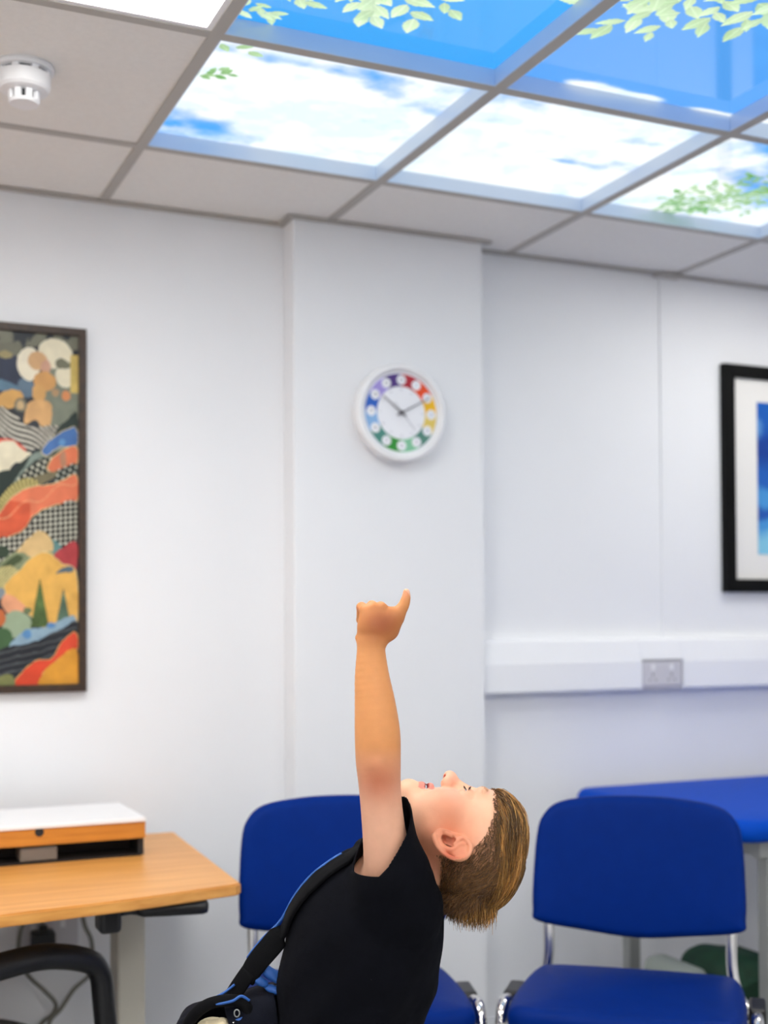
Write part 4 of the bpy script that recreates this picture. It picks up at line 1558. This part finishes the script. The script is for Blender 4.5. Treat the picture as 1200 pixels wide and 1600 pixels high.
ql = (long_root - HC_) @ HB.T
Ln = np.clip(58 + 16 * RNG.normal(size=len(ql)), 26, 95) * np.clip(.55 + (ql[:, 0] + 70) / 150, .35, 1.15)
lift = RNG.uniform(.3, 3.2, len(ql)) + 5.5 * np.clip((fbm(np.stack([ql[:, 2] / 6, ql[:, 1] / 10, ql[:, 0] / 40 + 5], 1), 2) - .3) * 2.5, 0, 1)
stick = lambda q: np.where(q[:, 0] < -87, .3, 1.0)
lp = grow(long_root, Ln, lift, 11, comb_long, .16, stick)
blond = np.array([srgb_np((190, 134, 66)), srgb_np((214, 164, 92)), srgb_np((124, 80, 36)), srgb_np((160, 110, 52))])
ci = RNG.choice(4, len(lp), p=[.38, .24, .14, .24])
cl_ = blond[ci] * RNG.uniform(.8, 1.15, (len(lp), 1)) * (np.clip((fbm(np.stack([ql[:, 2] / 5, ql[:, 1] / 9, ql[:, 0] / 30], 1), 3) - .34) * 3.6, .3, 1.25))[:, None]
M_hair = mat('hair_strand', (1, 1, 1, 1), .42, attr=True, spec=.45)
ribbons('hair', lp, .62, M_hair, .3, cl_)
ns = len(short_root)
qs = (short_root - HC_) @ HB.T
Lsh = np.clip(6 + 12 * np.clip((hair_edge(qs)) / 60, 0, 1) + 6 * np.clip((-qs[:, 0] - 40) / 40, 0, 1), 4, 26) * RNG.uniform(.7, 1.3, ns)
sp_ = grow(short_root, Lsh, RNG.uniform(.8, 3.0, ns), 4, comb_short, .35, lambda q: np.where(q[:, 0] < -75, .35, .8))
dark = np.array([srgb_np((104, 70, 36)), srgb_np((134, 94, 52)), srgb_np((74, 48, 26))])
ci = RNG.choice(3, ns, p=[.45, .3, .25])
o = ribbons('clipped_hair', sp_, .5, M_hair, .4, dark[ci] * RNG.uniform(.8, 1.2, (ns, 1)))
o['label'] = 'short darker clipped hair at the sides and nape'
# eyebrows and lashes
for s in (1, -1):
    n = 90
    u = RNG.random(n)
    root = np.array([H(0, 0, 0)] * n) + np.outer(92 - 12 * u ** 1.5, _F) + np.outer(1 + 5 * np.sin(u * 2.4) + RNG.uniform(-2, 2, n), _T) + np.outer(s * (11 + 31 * u), _L)
    nn = tree_normals(root.astype(np.float32))
    root = root - nn * head_sdf(root.astype(np.float32))[:, None]
    nn = tree_normals(root.astype(np.float32))
    dr = nn * .15 + s * _L[None] * .9 + _T[None] * .25
    pb = np.stack([root - nn * .3, root + dr * 4, root + dr * 7 - nn * 1.8], 1)
    ribbons('eyebrow', pb, .2, M_hair, .4, np.tile(srgb_np((224, 182, 142)), (n, 1)))
    e = EYES[0 if s == 1 else 1]
    n = 44
    u = np.linspace(-1, 1, n)
    for nm, tt, up in (('upper_lashes', 1.6, .55), ('lower_lashes', -3.6, -.5)):
        lr = np.stack([e + HB[1] * (tt - 1.2 * v * v * (1 if tt > 0 else -1)) + HB[2] * (v * 10.5) + HB[0] * math.sqrt(max(1, (EYE_R + 2.2) ** 2 - (v * 10.5) ** 2 - tt * tt)) for v in u])
        dv = HB[0][None] * .8 + HB[1][None] * up + HB[2][None] * (u * .5)[:, None]
        ribbons(nm, np.stack([lr - dv * 1, lr + dv * 2.4, lr + dv * 4 + HB[1] * up * 2], 1), .5 if tt > 0 else .25, M_hair, .3, np.tile(srgb_np((60, 38, 26)), (n, 1)))

# ---- clothes
SH = [sheet(541, 1690), sheet(540, 1600), sheet(548, 1550), sheet(559, 1500), sheet(569, 1450), sheet(589, 1416), sheet(602, 1382), sheet(606, 1366)]
SH_R = [112, 111, 116, 120, 117, 101, 70, 58]
HEM_C = near(577, 1351, -114)
HEM_N = np.array([-.60, -.54, .59])
HEM_N /= np.linalg.norm(HEM_N)


def shirt_sdf(P, outer=False):
    d = chain(P, SH, SH_R, 20, .93)
    d = smin(d, cap(P, sheet(604, 1392, -78), sheet(606, 1392, 84), 50, 50), 22)
    d = smin(d, cap(P, sheet(630, 1520, 0), sheet(640, 1470, 0), 46, 46, .7), 22)          # slack cloth hanging off the back
    m = P[:, 1] < 20
    sl = chain(P[m], [near(622, 1420, -62), near(610, 1370, -80), near(599, 1285, -86), near(597, 1235, -86)], [66, 57, 41, 41], 14)
    d[m] = smin(d[m], sl, 16)
    m = P[:, 1] > 20
    sl = chain(P[m], [sheet(606, 1400, 70), sheet(586, 1452, 112), sheet(564, 1515, 118)], [58, 46, 44], 14)
    d[m] = smin(d[m], sl, 14)
    # folds: pulls from the armpit, slack ripples near the waist
    x, z = P[:, 0], FLOOR_Y - P[:, 2]
    fold = 2.6 * np.sin((x * .9 + z * .35) / 13 + 2.0 * np.sin(z / 60)) * np.exp(-((z - 1560) / 120) ** 2)
    fold += 2.0 * np.sin((x * .95 + z * .2) / 10) * np.exp(-((x + 45) / 26) ** 2 - ((z - 1410) / 55) ** 2)
    fold += 2.0 * np.sin((x * .8 - z * .6) / 9) * np.exp(-((x - 52) / 34) ** 2 - ((z - 1330) / 60) ** 2)
    d = d + fold + 3.0 * (fbm(P / 38.0, 3) - .5)
    if outer:
        return d
    d = np.maximum(d, -(d + 3.2))
    # sleeve hems, bottom hem and neck opening
    h = (P - HEM_C) @ HEM_N.astype(np.float32)
    ball = np.linalg.norm(P - near(597, 1262, -92), axis=1) - 100
    d = np.maximum(d, -np.maximum(-h, ball))
    h2 = (P - sheet(572, 1494, 116)) @ np.array([-.32, .05, -.94], np.float32)
    ball = np.linalg.norm(P - sheet(556, 1545, 118), axis=1) - 66
    d = np.maximum(d, -np.maximum(-h2, ball))
    d = np.maximum(d, (FLOOR_Y - 1668) - P[:, 2])
    d = np.maximum(d, -cap(P, sheet(664, 1352, 4), sheet(720, 1270, 4), 53, 60))
    return d


Vs, Fs_ = surface(shirt_sdf, (-200, -200, FLOOR_Y - 1690), (120, 190, FLOOR_Y - 1215), 1.7)
print('shirt', len(Vs))
M_shirt = mat('navy_jersey', srgb(4, 5, 13), .9, noise=.25, nscale=40, bump=.25, bscale=900, spec=.12)
from_np('t_shirt', Vs * UNIT, Fs_, M_shirt, person, True)


def trouser_sdf(P):
    d = chain(P, [sheet(550, 1655), sheet(551, 1740)], [98, 94], 10, .9)
    for s in (-1, 1):
        d = smin(d, chain(P, [sheet(553, 1735, s * 50), sheet(555, 1960, s * 56), sheet(594, 2215, s * 58)], [80, 62, 48], 16), 16)
    d = d + 2.5 * np.sin((P[:, 2] + P[:, 0]) / 14) * np.exp(-((P[:, 2] - 320) / 60) ** 2)
    d = np.maximum(d, -(d + 4))
    d = np.maximum(d, (FLOOR_Y - 2236) - P[:, 2])
    return np.maximum(d, P[:, 2] - (FLOOR_Y - 1652))


Vt, Ft = surface(trouser_sdf, (-210, -190, 20), (170, 190, FLOOR_Y - 1640), 4.0)
from_np('trousers', Vt * UNIT, Ft, mat('grey_trousers', srgb(58, 60, 66), .85, bump=.2, bscale=700), person, True)
for s in (-1, 1):
    def shoe_sdf(P, s=s):
        d = chain(P, [sheet(604, 2258, s * 58), sheet(560, 2262, s * 59), sheet(510, 2268, s * 62)], [27, 25, 17], 10, .95)
        d = smin(d, cap(P, sheet(604, 2225, s * 57), sheet(602, 2255, s * 58), 30, 28), 10)
        d = np.maximum(d, -(cap(P, sheet(602, 2232, s * 57), sheet(602, 2180, s * 57), 24, 28)))
        return np.maximum(d, 9 - P[:, 2])
    Vh, Fh = surface(shoe_sdf, (-140, s * 60 - 50, 0), (60, s * 60 + 50, 110), 3.0)
    sh = from_np('shoe', Vh * UNIT, Fh, mat('black_leather', srgb(20, 20, 22), .35), person, True)
    so = [(-118, 60 * s), (-100, 60 * s + 20), (-50, 60 * s + 25), (5, 60 * s + 24), (28, 60 * s), (5, 60 * s - 24), (-50, 60 * s - 25), (-100, 60 * s - 20)]
    so = [tuple(np.array(q) * UNIT) for q in catmull(so, 5, True)]
    pad('sole', so, .0115, .004, M_black, sh, bend=lambda x, y, z: (x, z, .006 + y))

# ------------------------------------------------------------------ the bag slung in front of him
M_bag = mat('bag_navy', srgb(8, 11, 24), .85, spec=.15, noise=.3, nscale=30, bump=.3, bscale=700)
M_bagblue = mat('bag_blue_lining', srgb(42, 96, 176), .6, noise=.25, nscale=40, bump=.2, bscale=500)
M_strap = mat('strap_black', srgb(5, 5, 8), .85, spec=.15, bump=.3, bscale=800)


def bag_sdf(P):
    c = sheet(392, 1700, 18)
    a = math.radians(16)
    R_ = np.array([[math.cos(a), 0, math.sin(a)], [0, 1, 0], [-math.sin(a), 0, math.cos(a)]], np.float32)
    q = (P - c) @ R_.T
    e = np.abs(q) - np.array([60, 30, 108], np.float32)
    d = np.linalg.norm(np.maximum(e, 0), axis=1) + np.minimum(e.max(1), 0) - 36
    d = smin(d, cap(P, sheet(378, 1580, 16), sheet(412, 1562, 14), 24, 20), 18)
    d = d + 5 * (fbm(P / 34.0, 3) - .5) + 2 * np.sin(q[:, 2] / 11 + q[:, 0] / 22) * np.exp(-((q[:, 2] - 60) / 70) ** 2)
    d = np.maximum(d, 3 - shirt_sdf(P, True))          # it hangs against his front, not in it
    # the open mouth towards the front
    d = smax(d, -ell(P, sheet(334, 1612, -16), (40, 64, 52)), 5)
    return d


bag = thing('shoulder_bag', 'navy and blue shoulder bag slung on a wide black strap across the boy', 'bag', (person_loc[0], person_loc[1], 0), -YAW)
Vb, Fb = surface(bag_sdf, (-360, -110, FLOOR_Y - 1880), (-60, 150, FLOOR_Y - 1490), 2.2)
from_np('bag_body', Vb * UNIT, Fb, M_bag, bag, True)


def unit(pts):
    return [tuple(np.array(p) * UNIT) for p in pts]


rim = catmull([sheet(*q) for q in ((296, 1668, -6), (287, 1630, -14), (291, 1600, -22), (306, 1572, -27), (330, 1554, -30), (360, 1548, -32), (382, 1552, -32), (392, 1574, -31), (392, 1610, -28), (384, 1656, -22), (340, 1682, -14))], 6, True)
tube('mouth_rim', unit(rim + [rim[0]]), .0088, M_strap, bag, 14)
tube('piping', unit(catmull([sheet(*q) for q in ((326, 1556, -14), (338, 1549, -12), (352, 1542, -8), (366, 1532, -4))], 6)), .0019, M_bagblue, bag, 10)
tube('piping', unit(catmull([sheet(*q) for q in ((334, 1553, -36), (352, 1550, -40), (368, 1546, -41), (380, 1540, -38), (392, 1548, -34))], 6)), .0021, M_bagblue, bag, 10)


def blob(name, c, r, m, ang=0.0):
    a = math.radians(ang)
    R_ = np.array([[math.cos(a), 0, -math.sin(a)], [0, 1, 0], [math.sin(a), 0, math.cos(a)]])
    vv, ff = [], []
    for i in range(13):
        th = math.pi * i / 12
        for k in range(18):
            ph = 2 * math.pi * k / 18
            l = np.array([math.cos(th) * r[0], math.sin(th) * math.cos(ph) * r[1], math.sin(th) * math.sin(ph) * r[2] * (1 + .12 * math.sin(3 * ph + th * 4))])
            vv.append((sheet(*c) + l @ R_) * UNIT)
    for i in range(12):
        for k in range(18):
            ff.append((i * 18 + k, i * 18 + (k + 1) % 18, (i + 1) * 18 + (k + 1) % 18, (i + 1) * 18 + k))
    return from_data(name, vv, ff, m, bag, True)


blob('blue_fold', (407, 1527, -6), (13, 9, 7), M_bagblue, 35)
blob('blue_fold', (424, 1518, 0), (24, 12, 9), M_bagblue, 38)
blob('blue_fold', (430, 1541, -4), (20, 10, 7), M_bagblue, 18)
tube('clip_ring', unit([sheet(374 + 4 * math.cos(a), 1564 + 5.5 * math.sin(a), -44) for a in [2 * math.pi * k / 20 for k in range(21)]]), .0010, M_steel, bag, 8)
tube('clip_tab', unit([sheet(376, 1572, -42), sheet(380, 1584, -42), sheet(383, 1604, -38)]), .006, M_bagblue, bag, 10, flat=.5)
sb = tube('zip_pull', unit([sheet(369, 1577, -44), sheet(371, 1592, -44)]), .0022, M_chrome, bag, 8)


def strap(name, pts, widths, wdirs, th, m, parent):
    vv, ff = [], []
    n = len(pts)
    for i in range(n):
        t = pts[min(i + 1, n - 1)] - pts[max(i - 1, 0)]
        t = t / np.linalg.norm(t)
        wd = wdirs[i] - t * (wdirs[i] @ t)
        wd = wd / np.linalg.norm(wd)
        nn = np.cross(t, wd)
        for (a, b) in ((-1, -.5), (-.9, -1), (.9, -1), (1, -.5), (1, .5), (.9, 1), (-.9, 1), (-1, .5)):
            vv.append((pts[i] + wd * a * widths[i] / 2 + nn * b * th / 2) * UNIT)
    for i in range(n - 1):
        for k in range(8):
            ff.append((i * 8 + k, i * 8 + (k + 1) % 8, (i + 1) * 8 + (k + 1) % 8, (i + 1) * 8 + k))
    ff += [tuple(range(8))[::-1], tuple((n - 1) * 8 + k for k in range(8))]
    return from_data(name, vv, ff, m, parent, True)


def along(keys, n=6):
    c = catmull([np.concatenate([sheet(*k[:3]), [k[3]], k[4]]) for k in keys], n)
    return [q[:3] for q in c], [q[3] for q in c], [q[4:7] for q in c]


wl = np.array([.75, -.45, -.6])
p_, w_s, d_s = along([(384, 1524, -2, 30, wl), (401, 1497, -8, 35, wl), (428, 1464, -18, 36, wl), (473, 1409, -36, 34, wl), (505, 1374, -44, 32, wl), (534, 1345, -44, 30, wl), (560, 1326, -34, 30, np.array([.5, -.8, -.2])), (590, 1312, 20, 34, np.array([.2, -.9, .3])),
                     (630, 1330, 66, 36, np.array([-.2, -.9, .5])), (668, 1390, 98, 36, np.array([-.5, -.8, .3])), (672, 1470, 112, 36, np.array([-.7, -.7, 0])), (640, 1570, 122, 36, np.array([-.7, -.3, -.6]))])
q_ = np.array(p_, np.float32)
for _ in range(3):          # the strap lies on the shirt, never inside it
    d0 = shirt_sdf(q_, True)
    gr = np.stack([shirt_sdf(q_ + np.eye(3, dtype=np.float32)[a] * 2, True) - shirt_sdf(q_ - np.eye(3, dtype=np.float32)[a] * 2, True) for a in range(3)], 1)
    gr /= np.linalg.norm(gr, axis=1)[:, None] + 1e-6
    q_ = (q_ + gr * np.clip(5.5 - d0, 0, 40)[:, None]).astype(np.float32)
d0 = shirt_sdf(q_, True)
for a in range(len(q_)):    # and turns its broad side to the cloth where it touches
    if d0[a] < 9 and 0 < a < len(q_) - 1:
        wd_ = np.cross(q_[a + 1] - q_[a - 1], gr[a])
        if wd_ @ d_s[a] < 0:
            wd_ = -wd_
        d_s[a] = wd_ / (np.linalg.norm(wd_) + 1e-6)
p_ = [x.astype(float) for x in q_]
strap('shoulder_strap', p_, w_s, d_s, 6.5, M_strap, bag)
sp2 = []
for a in range(5, 33):
    dn = np.array(d_s[a]) / np.linalg.norm(d_s[a]) * w_s[a] * .5
    e_ = max((p_[a] + dn, p_[a] - dn), key=lambda v: -.77 * v[0] + .64 * v[2])     # the outer edge of the strap
    sp2.append(e_ + (gr[a] * 3.0 if d0[a] < 9 else 0))
sp2 = np.array(sp2)
for _ in range(3):
    sp2[1:-1] = .5 * sp2[1:-1] + .25 * (sp2[2:] + sp2[:-2])
tube('strap_piping', unit(list(sp2)), .0021, M_bagblue, bag, 8)
p_, w_s, d_s = along([(358, 1556, -6, 26, wl), (372, 1535, -4, 27, wl), (388, 1512, -4, 27, wl)])
strap('strap_webbing', p_, w_s, d_s, 5, M_strap, bag)
wl2 = np.array([-.5, -.6, .5])
p_, w_s, d_s = along([(640, 1568, 122, 36, np.array([-.7, -.3, -.6])), (570, 1640, 132, 32, wl2), (500, 1672, 118, 28, wl2), (430, 1690, 70, 26, wl2)])
strap('strap_webbing', p_, w_s, d_s, 5, M_strap, bag)


def plush_sdf(P):
    d = ell(P, sheet(333, 1612, -18), (32, 28, 34))
    d = smin(d, cap(P, sheet(322, 1610, -38), sheet(350, 1590, -30), 13, 15), 8)
    d = smin(d, cap(P, sheet(330, 1632, -40), sheet(352, 1622, -36), 13, 14), 7)
    return d + 3 * (fbm(P / 9.0, 3) - .5)


Vp, Fp = surface(plush_sdf, (-320, -80, FLOOR_Y - 1670), (-200, 40, FLOOR_Y - 1560), 1.8)
o = from_np('soft_toy', Vp * UNIT, Fp, mat('cream_fleece', srgb(222, 206, 172), .95, noise=.3, nscale=60, bump=.4, bscale=300), None, True)
o.location = bag.location
o.rotation_euler = bag.rotation_euler
tag(o, 'cream fleecy soft item peeking out of the open shoulder bag', 'soft toy')
vv = blob('coral_tag', (369, 1600, -40), (7, 5, 9), mat('coral_felt', srgb(226, 110, 66), .9), 10)
